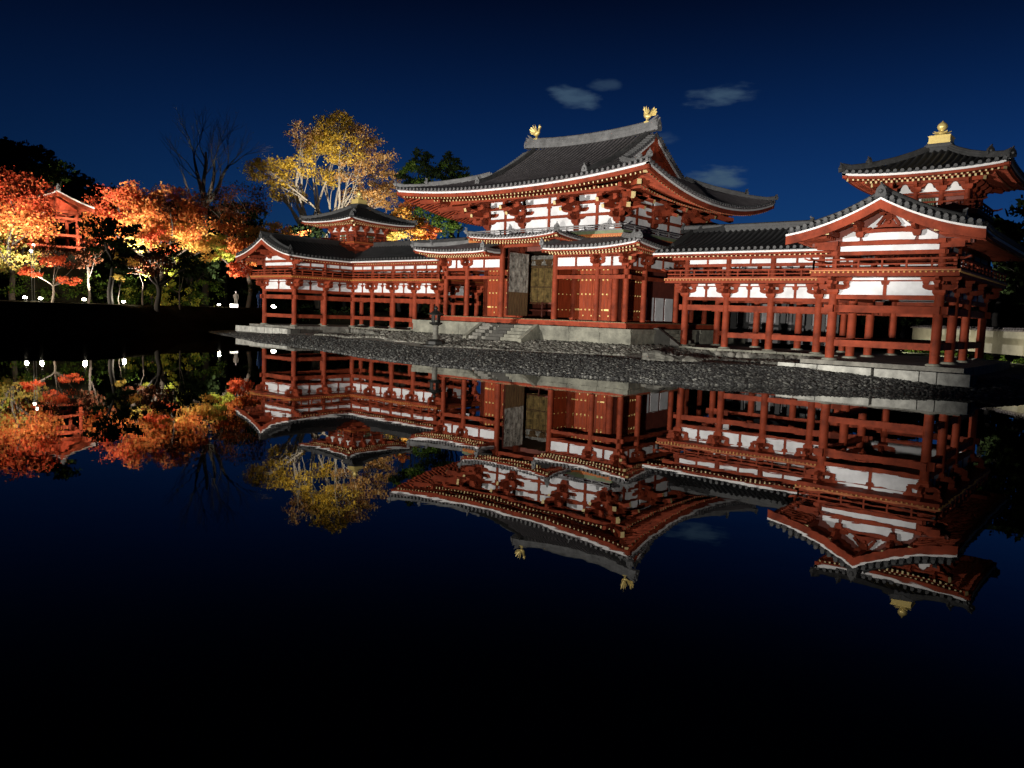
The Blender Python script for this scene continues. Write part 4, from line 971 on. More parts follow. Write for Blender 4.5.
# two gilded phoenixes on the ridge
def phoenix(x, s, label):
    z0 = rz(4.45)+.52
    T = thing('phoenix_statue', label, 'statue', (x, HC, z0), 'gilded phoenixes on the main roof ridge')
    mb = MB(s)
    X = lambda a, y, z: (s*x-a, HC+y, z0+z)          # +a points towards the middle of the ridge
    mb.box(s*x-.16, s*x+.16, HC-.13, HC+.13, z0-.02, z0+.10, 'gilt')
    mb.build('base', T)
    mb = MB(s)
    body = [(-.26, .46, .05), (-.18, .43, .12), (-.05, .42, .17), (.08, .46, .165), (.17, .55, .12), (.20, .66, .075), (.19, .76, .058), (.20, .84, .06), (.23, .89, .075), (.29, .905, .05), (.36, .885, .012)]
    mb.tube([X(a, 0, z) for a, z, r in body], [r for a, z, r in body], 10, 'gilt')
    mb.prism([X(.16, -.012, .93), X(.20, -.012, 1.03), (X(.24, -.012, .97)), X(.28, -.012, 1.02), X(.28, -.012, .94)], (0, .024, 0), 'gilt')
    mb.prism([X(.27, -.01, .86), X(.30, -.01, .76), X(.33, -.01, .86)], (0, .02, 0), 'gilt')
    mb.build('body', T)
    for y in (-.07, .07):
        mb = MB(s); mb.tube([X(-.02, y, .34), X(.02, y, .20), X(0, y, .10)], [.045, .028, .024], 7, 'gilt')
        for a in (-.09, 0, .09): mb.bar(X(0, y, .115), X(.10, y+a*.5, .11), .02, .02, 'gilt')
        mb.build('leg', T)
    for y in (-1, 1):
        mb = MB(s)
        for k, (a, l, b_) in enumerate(((-84, .44, .30), (-104, .46, .22), (-124, .42, .14), (-146, .34, .07))):
            an = math.radians(-a); d = (math.cos(an), math.sin(an)); o = y*(.13+.02*k)
            p0 = (.06-.05*k, .54-.01*k); w_ = .042
            n_ = (-d[1], d[0])
            pts = [(p0[0]+n_[0]*w_*.6, p0[1]+n_[1]*w_*.6), (p0[0]+d[0]*l*.6+n_[0]*w_, p0[1]+d[1]*l*.6+n_[1]*w_), (p0[0]+d[0]*l, p0[1]+d[1]*l), (p0[0]+d[0]*l*.6-n_[0]*w_, p0[1]+d[1]*l*.6-n_[1]*w_), (p0[0]-n_[0]*w_*.6, p0[1]-n_[1]*w_*.6)]
            yy = lambda t: o+y*.22*t
            mb.prism([X(pts[0][0], yy(0), pts[0][1]), X(pts[1][0], yy(.6), pts[1][1]), X(pts[2][0], yy(1), pts[2][1]), X(pts[3][0], yy(.6), pts[3][1]), X(pts[4][0], yy(0), pts[4][1])], (0, .022, 0), 'gilt')
        mb.build('wing', T)
    mb = MB(s)
    for k, (a, l) in enumerate(((128, .50), (146, .54), (164, .48), (182, .38))):
        an = math.radians(a); d = (math.cos(an), math.sin(an)); n_ = (-d[1], d[0]); p0 = (-.20, .46)
        y = (k-1.5)*.045
        pts = [(p0[0]+d[0]*t_*l+n_[0]*w_, p0[1]+d[1]*t_*l+n_[1]*w_+.06*t_*t_) for t_, w_ in ((0, .02), (.5, .04), (.85, .065), (1.0, 0), (.85, -.065), (.5, -.04), (0, -.02))]
        mb.prism([X(a_, y, z_) for a_, z_ in pts], (0, .022, 0), 'gilt')
    mb.build('tail', T)
phoenix(-4.45, -1, 'gilded phoenix statue facing right, on the ridge end beside the yellow tree')
phoenix(4.45, 1, 'gilded phoenix statue facing left, on the ridge end above the red roof gable')

# stone podium with front and side steps
PD = thing('stone_podium', 'pale stone block podium with worn steps under the main hall', 'podium', (0, HC, .7))
mb = MB(); mb.box(-8.5, 8.5, -1.58, DP+1.58, .4, 1.72, 'stone_dark'); mb.box(-7.6, 7.6, -.5, DP+.5, 1.5, 1.77, 'stone_dark'); mb.build('podium_core', PD)
r2 = random.Random(4)
def blocks(a, b_, fix, sgn, horiz):
    x = a
    while x < b_-.05:
        l = min(r2.uniform(2.0, 3.0), b_-x)
        if b_-x-l < .8: l = b_-x
        def B(u0, u1, d0, d1, z0, z1, m):
            mb = MB()
            if horiz: mb.box(u0, u1, fix+sgn*d0, fix+sgn*d1, z0, z1, m)
            else: mb.box(fix+sgn*d0, fix+sgn*d1, u0, u1, z0, z1, m)
            return mb
        B(x+.012, x+l-.012, -.2, .05, .80, 1.50, 'stone').build('face_block', PD); B(x+.01, x+l-.01, -.3, .12, 1.505, 1.76, 'stone').build('coping_stone', PD); B(x+.015, x+l-.015, -.2, .09, .45, .795, 'stone_old').build('footing_stone', PD)
        x += l
blocks(-8.6, -2.35, -1.58, -1, True); blocks(2.35, 8.6, -1.58, -1, True); blocks(-1.55, 6, 8.5, 1, False); blocks(6.5, DP+1.55, 8.5, 1, False); blocks(-1.55, DP+1.55, -8.5, -1, False)
mb = MB()
for i in range(5):
    z1 = 1.74-.19*i
    for (a, b_, m_) in ((-2.02, -.62, 'stone_old'), (-.60, .52, 'stone_dark'), (.54, 2.02, 'stone')):
        mb.box(a+r2.uniform(0, .03), b_-r2.uniform(0, .03), -1.55-.30*(i+1)+r2.uniform(-.02, .02), -1.5-.30*i, z1-.19, z1+r2.uniform(-.02, .01), m_)
mb.build('front_steps', PD)
for s in (-1, 1):
    mb = MB(); mb.prism([(s*2.18-.14, -1.56, .5), (s*2.18-.14, -1.56, 1.80), (s*2.18-.14, -1.75, 1.80), (s*2.18-.14, -3.25, .95), (s*2.18-.14, -3.25, .5)], (.28, 0, 0), 'stone'); mb.build('step_side', PD)
mb = MB()
for i in range(5): mb.box(8.5+.28*i, 8.5+.28*(i+1)+.02, 1.3, 3.2, .5, 1.70-.17*i, 'stone')
mb.prism([(8.5, 1.2, .5), (8.5, 1.2, 1.85), (8.75, 1.2, 1.85), (10.1, 1.2, .98), (10.1, 1.2, .5)], (0, -.28, 0), 'stone_dark'); mb.build('side_steps', PD)
# long straps of black stone shade under the open floor stay real gaps: nothing is painted there

# stone lantern of bronze in front of the hall
LX, LY = -1.6, -6.25; lz = float(ground_z(LX, LY))
T = thing('garden_lantern', 'dark old garden lantern on a stone base, on the gravel strip before the podium', 'lantern', (LX, LY, lz)); T.scale = (.9, .9, .9)
mb = MB(); mb.lathe((LX, LY, lz), [(1.0, -.1), (1.0, .05), (.92, .10), (.62, .12), (.60, .30), (.50, .36), (.26, .44)], 8, 'bronze', False); mb.build('base', T)
mb = MB(); mb.lathe((LX, LY, lz+.42), [(.24, 0), (.19, .06), (.17, .40), (.20, .44), (.17, .48), (.17, .86), (.24, .92)], 16, 'rock'); mb.build('post', T)
mb = MB(); mb.lathe((LX, LY, lz+1.32), [(.22, 0), (.40, .10), (.44, .15), (.40, .18), (.30, .19)], 8, 'bronze', False); mb.build('platform', T)
mb = MB()
for i in range(8):
    a0, a1 = (i+.5)*math.pi/4, (i+1.5)*math.pi/4; p, q = (LX+.27*math.cos(a0), LY+.27*math.sin(a0)), (LX+.27*math.cos(a1), LY+.27*math.sin(a1))
    mb.bar((*p, lz+1.5), (*p, lz+1.98), .045, .045, 'bronze')
    for z in (1.53, 1.74, 1.95): mb.bar((*p, lz+z), (*q, lz+z), .03, .03, 'bronze')
    if i % 2: mb.bar((*p, lz+1.74), (*q, lz+1.74), .012, .44, 'bronze')
mb.build('firebox', T)
mb = MB(); mb.lathe((LX, LY, lz+1.98), [(.28, 0), (.50, .03), (.52, .07), (.30, .17), (.14, .27), (.09, .30), (.07, .34), (.12, .38), (.13, .44), (.08, .51), (.01, .60)], 8, 'bronze', False); mb.build('cap', T)

def boulder(x, y, sx_, sy_, sz_, seed, label, m_='rock'):
    z = float(ground_z(x, y)); T = thing('boulder', label, 'boulder', (x, y, z)); r = random.Random(seed)
    bm = bmesh.new(); bmesh.ops.create_icosphere(bm, subdivisions=3, radius=1)
    for v in bm.verts:
        n = v.co.normalized(); k = 1+.16*math.sin(n.x*3+seed)+.14*math.sin(n.y*4.3+seed*2)*math.cos(n.z*3)+.08*math.sin(n.x*9+n.y*7+seed)+r.uniform(-.03, .03)
        v.co = Vector((n.x*sx_*k, n.y*sy_*k, max(-.1, n.z*sz_*k)))
    me = bpy.data.meshes.new('rock'); bm.to_mesh(me); bm.free(); me.materials.append(MATS[m_]); o = bpy.data.objects.new('rock', me); COL.objects.link(o); o.parent = T
def ptz(x, y, z):
    v = F_*769.73 + R2*(x-512) - U2*(y-384); return CP + v*((z-CP.z)/v.z)
for (bx_, by_, sx_, sy_, sz_, sd, lb) in ((661, 363, 1.0, .7, .42, 3, 'rounded grey boulder on the pebbles before the side steps of the podium'), (684, 364, .8, .5, .30, 5, 'flat boulder touching the rounded one before the side steps'),
        (636, 352, 1.2, .6, .25, 6, 'low flat boulder at the corner of the stone podium'), (372, 338.5, .8, .5, .34, 7, 'low dark boulder on the gravel before the left corridor')):
    q_ = ptz(bx_, by_, .35); boulder(q_.x, q_.y, sx_, sy_, sz_, sd, lb)
# ------------------------------------------------------------------ trees, far bank, right shore
def pD(x, y, D):
    d = F_*769.73 + R2*(x-512) - U2*(y-384); h = math.hypot(d.x, d.y); return CP + d*(D/h)
def leaf_mesh(name, clumps, seed, parent, size=.26, label=None):
    """crown of small leaf sprays; clumps = (centre, (rx,ry,rz), number, material)"""
    r = np.random.default_rng(seed); V = []; M = []; names = []
    for (c, rad, n, m_) in clumps:
        n = int(n*(1.9 if size < .25 else 1.3))
        if m_ not in names: names.append(m_)
        k = max(4, int(n/46)); d = r.normal(size=(k, 3)); d /= np.linalg.norm(d, axis=1)[:,None]
        sub = d*(r.uniform(.25, 1, (k, 1))**.45)*np.array(rad)
        idx = r.integers(0, k, n); sr = np.mean(rad)*.2
        p = np.array(c)+sub[idx]+r.normal(size=(n, 3))*np.array([sr, sr, sr*.55])
        a = r.normal(size=(n, 3)); a /= np.linalg.norm(a, axis=1)[:,None]; b_ = r.normal(size=(n, 3)); b_ -= a*(a*b_).sum(1)[:,None]; b_ /= np.linalg.norm(b_, axis=1)[:,None]
        s1 = (size*(.58 if size < .25 else .72)*r.uniform(.6, 1.35, n))[:,None]; s2 = s1*r.uniform(.45, .8, (n, 1))
        V.append(np.stack([p-a*s1, p-b_*s2, p+a*s1, p+b_*s2], 1)); M += [names.index(m_)]*n
    V = np.concatenate(V).reshape(-1, 3); n = len(V)//4
    base = np.array(BASE[top(parent)])
    me = bpy.data.meshes.new(name); me.from_pydata((V-base).tolist(), [], np.arange(4*n).reshape(n, 4).tolist())
    for q in names: me.materials.append(MATS[q])
    me.polygons.foreach_set('material_index', M); me.update()
    o = bpy.data.objects.new(name, me); COL.objects.link(o); o.parent = parent
    return o
def limb(mb, p0, p1, r0, r1, m, r, wob=.08, n=6):
    p0, p1 = Vector(p0), Vector(p1); L = (p1-p0).length; pts = []; rad = []
    w1 = Vector((r.uniform(-1, 1), r.uniform(-1, 1), r.uniform(-.3, .6)))*L*wob; w2 = Vector((r.uniform(-1, 1), r.uniform(-1, 1), r.uniform(-.3, .3)))*L*wob*.5
    for i in range(n+1):
        t = i/n; pts.append(p0.lerp(p1, t)+w1*math.sin(math.pi*t)+w2*math.sin(2*math.pi*t)); rad.append(r0*(1-t)+r1*t)
    mb.tube(pts, rad, 6, m); return pts
def twigs(mb, p, d, L, r0, depth, m, r, spread=.55):
    p = Vector(p); d = Vector(d).normalized(); q = p+d*L; pts = limb(mb, p, q, r0, r0*.55, m, r, .07, 4)
    if depth == 0: return
    for i in range(r.choice((2, 3, 3))):
        nd = (d+Vector((r.uniform(-1, 1), r.uniform(-1, 1), r.uniform(-.5, .8)))*spread).normalized()
        twigs(mb, pts[-1 if i < 2 else 2], nd, L*r.uniform(.6, .85), r0*.52, depth-1, m, r, spread)
def tree(name, label, base, clumps, seed, tr=.25, bark='bark', lsize=.26, fork=.45, cat='tree', group=None, extra=0):
    base = Vector(base); base.z = float(ground_z(base.x, base.y))-.05 if base.z is None or base.z > -90 else base.z
    T = thing(name, label, cat, base, group); r = random.Random(seed)
    mb = MB(); cs = [Vector(c[0]) for c in clumps]; cen = sum(cs, Vector())/len(cs)
    f = base.lerp(Vector((cen.x*.5+base.x*.5, cen.y*.5+base.y*.5, cen.z)), fork); f.z = base.z+(cen.z-base.z)*fork
    limb(mb, base, f, tr, tr*.75, bark, r, .06)
    for (c, rad, n, m_) in clumps:
        e = limb(mb, f, Vector(c), tr*.5, tr*.12, bark, r, .10)
        for k in range(3+extra):
            q = Vector(c)+Vector((r.uniform(-.8, .8)*rad[0], r.uniform(-.8, .8)*rad[1], r.uniform(-.5, .8)*rad[2])); limb(mb, e[r.choice((3, 4, 5))], q, tr*.2, tr*.05, bark, r, .12, 5)
    mb.build('trunk', T); leaf_mesh('crown', clumps, seed, T, lsize)
    return T
def cl(x, y, D, rpx, n, m_, sq=.7):
    """a leaf clump round the direction of a picture point at plan distance D; rpx is its radius in pixels at that distance"""
    c = pD(x, y, D); R = rpx*D/770; return (tuple(c), (R, R, R*sq), n, m_)
def gp(x, D):
    p = pD(x, 300, D); return (p.x, p.y, 0)

# big maples along the far bank, lit from below
tree('maple_tree', 'large orange-red maple over a yellow-green lit underside, at the left edge beside the bell house', gp(12, 73), [
    cl(8, 195, 74, 30, 1500, 'maple_red'), cl(34, 190, 82, 18, 800, 'maple_orange'), cl(-20, 210, 74, 34, 1200, 'maple_orange'), cl(20, 220, 75, 26, 1300, 'maple_orange'), cl(5, 240, 75, 28, 600, 'maple_yellow'), cl(12, 236, 76, 24, 500, 'maple_orange'),
    cl(32, 235, 83, 16, 500, 'maple_gold'), cl(10, 262, 75, 22, 600, 'maple_yellow', .4), cl(40, 258, 75, 12, 200, 'maple_yellow', .4), cl(-25, 250, 76, 30, 700, 'leaf_lime')], 21, .26, lsize=.21)  # yellow lower clumps: leaf tone with the warm lamp light painted in
tree('maple_tree', 'broad orange maple with a bright yellow middle, behind the dark pine on the left bank', gp(160, 76), [
    cl(115, 205, 79, 22, 1100, 'maple_red'), cl(140, 198, 79, 22, 1300, 'maple_orange'), cl(170, 205, 77, 24, 1600, 'maple_orange'), cl(105, 225, 79, 20, 900, 'maple_orange'), cl(150, 222, 76, 22, 1500, 'maple_orange'), cl(148, 226, 77, 16, 600, 'maple_gold'),
    cl(180, 225, 76, 22, 1200, 'maple_orange'), cl(176, 230, 76, 15, 500, 'maple_gold'), cl(160, 243, 74, 14, 500, 'maple_red'), cl(195, 238, 77, 18, 600, 'maple_gold'), cl(208, 248, 78, 15, 350, 'maple_gold'), cl(218, 244, 80, 12, 300, 'leaf_lime'), cl(190, 212, 79, 14, 500, 'maple_red'), cl(170, 215, 74, 14, 260, 'leaf_blackred'), cl(140, 245, 74, 12, 300, 'maple_yellow')], 22, .3, lsize=.21)  # the blackred clump paints a shaded gap into the orange crown
tree('maple_tree', 'patchy pale orange maple whose branches reach behind the gable of the left wing', gp(248, 84), [
    cl(232, 225, 84, 16, 700, 'maple_orange'), cl(255, 235, 84, 16, 700, 'maple_gold', .5), cl(235, 245, 82, 15, 800, 'maple_orange', .5), cl(255, 258, 82, 13, 500, 'maple_orange', .5), cl(240, 270, 80, 12, 500, 'maple_red', .5), cl(275, 230, 86, 14, 500, 'maple_gold', .5), cl(222, 258, 82, 10, 300, 'leaf_lime', .4), cl(265, 245, 84, 14, 600, 'maple_gold', .5), cl(245, 252, 83, 14, 600, 'maple_orange', .5),
    cl(292, 238, 88, 13, 400, 'maple_orange'), cl(245, 200, 92, 24, 900, 'leaf_blackred'), cl(215, 205, 92, 20, 700, 'leaf_blackred')], 23, .26, lsize=.20)
tree('maple_tree', 'low red maple with layered leaf pads and a pale slender stem, between two ground lamps', gp(52, 68.6), [
    cl(32, 272, 68, 11, 190, 'maple_red', .35), cl(55, 262, 68.5, 14, 260, 'maple_red', .3), cl(66, 280, 68, 11, 200, 'maple_red', .35), cl(75, 262, 69, 11, 160, 'leaf_blackred', .35), cl(58, 250, 69, 16, 220, 'leaf_blackred', .35)], 24, .11, 'bark', .16)
tree('young_maple', 'small maple with a crooked pale trunk, behind the lamp left of the dark pine', gp(88, 69.5), [
    cl(84, 258, 70, 14, 150, 'leaf_blackred', .5), cl(98, 250, 71, 14, 160, 'leaf_blackred', .5), cl(86, 240, 71, 13, 140, 'maple_red', .4)], 25, .11, 'bark', .17)
tree('dark_pine', 'black pine silhouette with a straight dark trunk, standing before the orange maple', gp(111, 67.5), [
    cl(100, 228, 67, 17, 420, 'leaf_dark', .45), cl(122, 226, 68, 15, 380, 'leaf_dark', .45), cl(108, 246, 67, 16, 300, 'leaf_dark', .45), cl(131, 247, 68, 12, 260, 'leaf_dark', .4), cl(122, 266, 67, 11, 260, 'leaf_dark', .4)], 26, .22, 'bark_black', .20, .7)
tree('dark_maple', 'dark leaning maple silhouette with a forked black trunk, under the bright orange crown', gp(157, 69), [
    cl(150, 262, 69, 18, 560, 'leaf_blackred', .6), cl(172, 258, 70, 18, 560, 'leaf_dark', .6), cl(135, 268, 69, 13, 300, 'leaf_blackred', .5), cl(188, 268, 70, 12, 320, 'leaf_dark', .6), cl(160, 245, 71, 14, 240, 'maple_gold')], 27, .24, 'bark_black', .18, .5)
tree('young_maple', 'small bright yellow sapling beside the dark pine trunk on the left bank', gp(119, 67.4), [cl(119, 278, 67.4, 6, 150, 'maple_yellow', .6), cl(128, 262, 67.8, 8, 110, 'maple_gold', .6), cl(119, 257, 67.6, 6, 70, 'maple_yellow', .6)], 28, .05, 'bark', .14)
tree('slender_tree', 'pale thin-stemmed tree with few green leaves, right of the leaning dark maple', gp(180, 72), [cl(176, 268, 72, 10, 160, 'leaf_lime', .8), cl(188, 262, 72, 10, 180, 'leaf_lime', .7), cl(168, 285, 72, 7, 90, 'leaf_lime')], 29, .09, 'bark', .15)
tree('slender_tree', 'pale thin-stemmed tree with sparse leaves, left of the leaning dark maple', gp(143, 71), [cl(140, 272, 71, 8, 110, 'leaf_lime', .8)], 30, .09, 'bark', .15)
# tall yellow tree behind the left turret
r = random.Random(31); D = 96; b0 = pD(322, 300, D); b0.z = float(ground_z(b0.x, b0.y))
T = thing('yellow_tree', 'tall spreading tree with pale branching limbs and yellow-brown leaves, above the left turret', 'tree', b0); mb = MB()
tips = [(268, 170, 16, 'leaf_yellow', 300), (285, 190, 12, 'leaf_yellow', 180), (300, 135, 14, 'leaf_dry', 120), (312, 150, 12, 'leaf_yellow', 160), (332, 130, 16, 'leaf_yellow', 420), (318, 140, 10, 'leaf_yellow', 200), (345, 150, 16, 'leaf_yellow', 300), (362, 138, 14, 'leaf_dry', 260), (372, 160, 16, 'leaf_dry', 320),
        (384, 180, 13, 'leaf_dry', 240), (385, 198, 11, 'leaf_dry', 170), (372, 202, 14, 'leaf_dry', 200), (325, 175, 14, 'leaf_yellow', 150), (300, 165, 12, 'leaf_yellow', 120), (352, 172, 14, 'leaf_dry', 140), (340, 120, 9, 'leaf_yellow', 150), (282, 172, 10, 'leaf_yellow', 90), (258, 165, 7, 'leaf_yellow', 70), (296, 200, 9, 'leaf_yellow', 80), (355, 200, 14, 'leaf_dry', 160)]
forks = [pD(308, 236, D), pD(318, 236, D+1), pD(326, 236, D-1), pD(336, 234, D)]
for f in forks: limb(mb, b0+Vector((r.uniform(-.3,.3), r.uniform(-.3,.3), 0)), f, .42, .26, 'bark_pale', r, .03)
cls = []
for i, (x, y, rp, m_, n) in enumerate(tips):
    f = min(forks, key=lambda q: abs((q-pD(x, 236, D)).length)) if i % 3 else forks[r.randrange(4)]
    DD = D+r.uniform(-3, 3); e = pD(x, y, DD); pts = limb(mb, f, e, .19, .035, 'bark_pale', r, .07, 8)
    for k in range(4):
        q = pts[r.choice((3, 4, 5, 6, 7))]; R = rp*D/770; g_ = e+Vector((r.uniform(-1, 1)*R, r.uniform(-1, 1)*R, r.uniform(-.6, 1)*R*.9)); p2 = limb(mb, q, g_, .06, .018, 'bark_pale', r, .1, 5)
        for kk in range(2): limb(mb, p2[3], p2[3]+Vector((r.uniform(-1, 1), r.uniform(-1, 1), r.uniform(-.2, 1)))*R*.7, .022, .008, 'bark_pale', r, .1, 3)
    cls.append((tuple(e), (rp*D/770*1.25, rp*D/770*1.2, rp*D/770*.85), int(n*3.0), m_))
mb.build('trunk', T); leaf_mesh('crown', cls, 31, T, .22)
# bare tree
r = random.Random(33); D = 92; b0 = pD(205, 300, D); b0.z = float(ground_z(b0.x, b0.y))
T = thing('bare_tree', 'tall leafless tree against the night sky, behind the orange maples', 'tree', b0); mb = MB()
limb(mb, b0, pD(205, 205, D), .40, .28, 'bark_dark', r, .02)
for (x, y) in ((194, 158), (206, 152), (214, 160), (228, 166)):
    p = limb(mb, pD(205, 205, D), pD(x, y, D), .28, .11, 'bark_dark', r, .06)
    for k in range(4):
        q = p[r.choice((3, 4, 5, 6))]; d = (p[-1]-p[0]).normalized()+Vector((r.uniform(-.8, .8), r.uniform(-.8, .8), r.uniform(-.1, .5))); twigs(mb, q, d, 2.1, .07, 3, 'bark_dark', r)
p = limb(mb, pD(198, 212, D), pD(182, 172, D), .16, .05, 'bark', r, .08)
for k in range(3): twigs(mb, p[3+k], (p[-1]-p[0])+Vector((r.uniform(-1, 1), 0, 1)), 1.6, .03, 2, 'bark', r)
mb.build('trunk', T)
# orange maple and evergreens between the left turret and the main roof
tree('maple_tree', 'golden orange maple between the left turret roof and the main hall', gp(412, 80), [cl(402, 215, 80, 10, 500, 'maple_gold'), cl(415, 225, 80, 12, 700, 'maple_gold'), cl(428, 232, 80, 10, 450, 'maple_orange'), cl(395, 235, 80, 12, 500, 'maple_yellow'), cl(420, 238, 79, 11, 450, 'maple_gold'), cl(390, 218, 81, 9, 380, 'maple_gold'), cl(406, 206, 81, 8, 300, 'maple_orange'), cl(432, 242, 80, 9, 350, 'maple_orange')], 35, .22, lsize=.22)
tree('evergreen_tree', 'dark evergreen with lit lower boughs, left of its pointed neighbour behind the main roof', gp(418, 90), [cl(422, 157, 90, 9, 500, 'leaf_dark', 1.0), cl(408, 168, 90, 9, 400, 'leaf_green', .9), cl(430, 170, 90, 11, 500, 'leaf_dark', .9), cl(404, 180, 90, 9, 300, 'leaf_dark'), cl(420, 185, 90, 12, 500, 'leaf_green'), cl(430, 215, 88, 16, 700, 'leaf_green'), cl(445, 225, 88, 14, 600, 'leaf_green'), cl(440, 200, 90, 16, 700, 'leaf_dark')], 36, .3, 'bark_black', .24)
tree('evergreen_tree', 'dark pointed evergreen close to the left slope of the main roof', gp(452, 92), [cl(450, 162, 92, 8, 400, 'leaf_dark', 1.2), cl(445, 172, 92, 10, 400, 'leaf_green', 1), cl(458, 172, 92, 10, 500, 'leaf_dark', 1), cl(466, 180, 92, 9, 300, 'leaf_green', .8), cl(452, 185, 92, 14, 500, 'leaf_dark'), cl(455, 220, 90, 12, 400, 'leaf_dark')], 37, .3, 'bark_black', .24)
tree('evergreen_tree', 'dark green pine rising behind the red maple at the left edge', gp(52, 88), [cl(55, 170, 88, 13, 450, 'leaf_green', .7), cl(42, 175, 88, 12, 400, 'leaf_green', .7), cl(62, 180, 88, 9, 250, 'leaf_green', .6), cl(30, 176, 90, 16, 400, 'leaf_dark', .7)], 38, .28, 'bark_black', .24)
# dark trees and shrubs that close the view behind the left bank and the hall
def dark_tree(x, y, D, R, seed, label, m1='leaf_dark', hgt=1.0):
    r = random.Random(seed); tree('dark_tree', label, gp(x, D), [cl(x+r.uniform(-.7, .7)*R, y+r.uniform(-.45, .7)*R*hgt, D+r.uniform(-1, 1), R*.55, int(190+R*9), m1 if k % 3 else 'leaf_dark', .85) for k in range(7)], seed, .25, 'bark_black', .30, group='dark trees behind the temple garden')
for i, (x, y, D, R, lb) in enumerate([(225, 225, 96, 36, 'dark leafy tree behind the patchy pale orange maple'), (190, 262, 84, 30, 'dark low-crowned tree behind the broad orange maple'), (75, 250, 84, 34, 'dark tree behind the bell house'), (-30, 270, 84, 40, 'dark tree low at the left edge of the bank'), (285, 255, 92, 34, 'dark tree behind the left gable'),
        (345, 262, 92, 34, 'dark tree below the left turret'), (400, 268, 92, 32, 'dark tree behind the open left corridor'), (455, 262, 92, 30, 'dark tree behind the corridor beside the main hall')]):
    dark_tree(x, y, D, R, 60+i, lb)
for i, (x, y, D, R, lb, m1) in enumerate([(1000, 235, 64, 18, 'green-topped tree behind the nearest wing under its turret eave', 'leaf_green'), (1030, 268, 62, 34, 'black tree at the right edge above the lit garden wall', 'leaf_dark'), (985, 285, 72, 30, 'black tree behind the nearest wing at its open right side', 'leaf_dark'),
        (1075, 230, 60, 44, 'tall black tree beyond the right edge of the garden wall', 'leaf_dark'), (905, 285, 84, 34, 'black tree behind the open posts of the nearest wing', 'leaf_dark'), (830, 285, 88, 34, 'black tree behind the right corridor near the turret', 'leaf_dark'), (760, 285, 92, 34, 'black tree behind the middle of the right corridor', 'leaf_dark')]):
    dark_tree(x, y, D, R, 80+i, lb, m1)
# clipped hedge row behind the far bank lamps
def hedge(x0, x1, y, D0, D1, R, n, m_, seed, label):
    a, b_ = Vector(gp(x0, D0)), Vector(gp(x1, D1)); T = thing('hedge', label, 'hedge', (a.x, a.y, float(ground_z(a.x, a.y)))); r = random.Random(seed); cs = []
    k = max(3, int((b_-a).length/1.6))
    for i in range(k+1):
        p = a.lerp(b_, i/k); z = float(ground_z(p.x, p.y)); cs.append(((p.x+r.uniform(-.3, .3), p.y+r.uniform(-.3, .3), z+R*.7), (1.2, 1.2, R*r.uniform(.8, 1.15)), n, m_))
    leaf_mesh('foliage', cs, seed, T, .16)
hedge(-60, 196, 290, 79, 82, 1.7, 150, 'leaf_green', 51, 'low dark hedge furthest back on the left bank, under the maples')
hedge(130, 190, 290, 74, 74, 1.0, 110, 'leaf_lime', 52, 'low lime-green shrubs lit beside the leaning dark maple')
hedge(-45, 120, 290, 73.5, 73.5, 1.5, 150, 'leaf_green', 55, 'dim green hedge close behind the lamps at the left end of the bank')
hedge(122, 212, 290, 74.5, 77, 1.5, 150, 'leaf_green', 56, 'dim green hedge close behind the dark pine and the leaning maple')
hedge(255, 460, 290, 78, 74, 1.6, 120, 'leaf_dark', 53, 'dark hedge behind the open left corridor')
hedge(700, 930, 320, 76, 66, 1.6, 110, 'leaf_dark', 54, 'dark hedge behind the open right corridor')

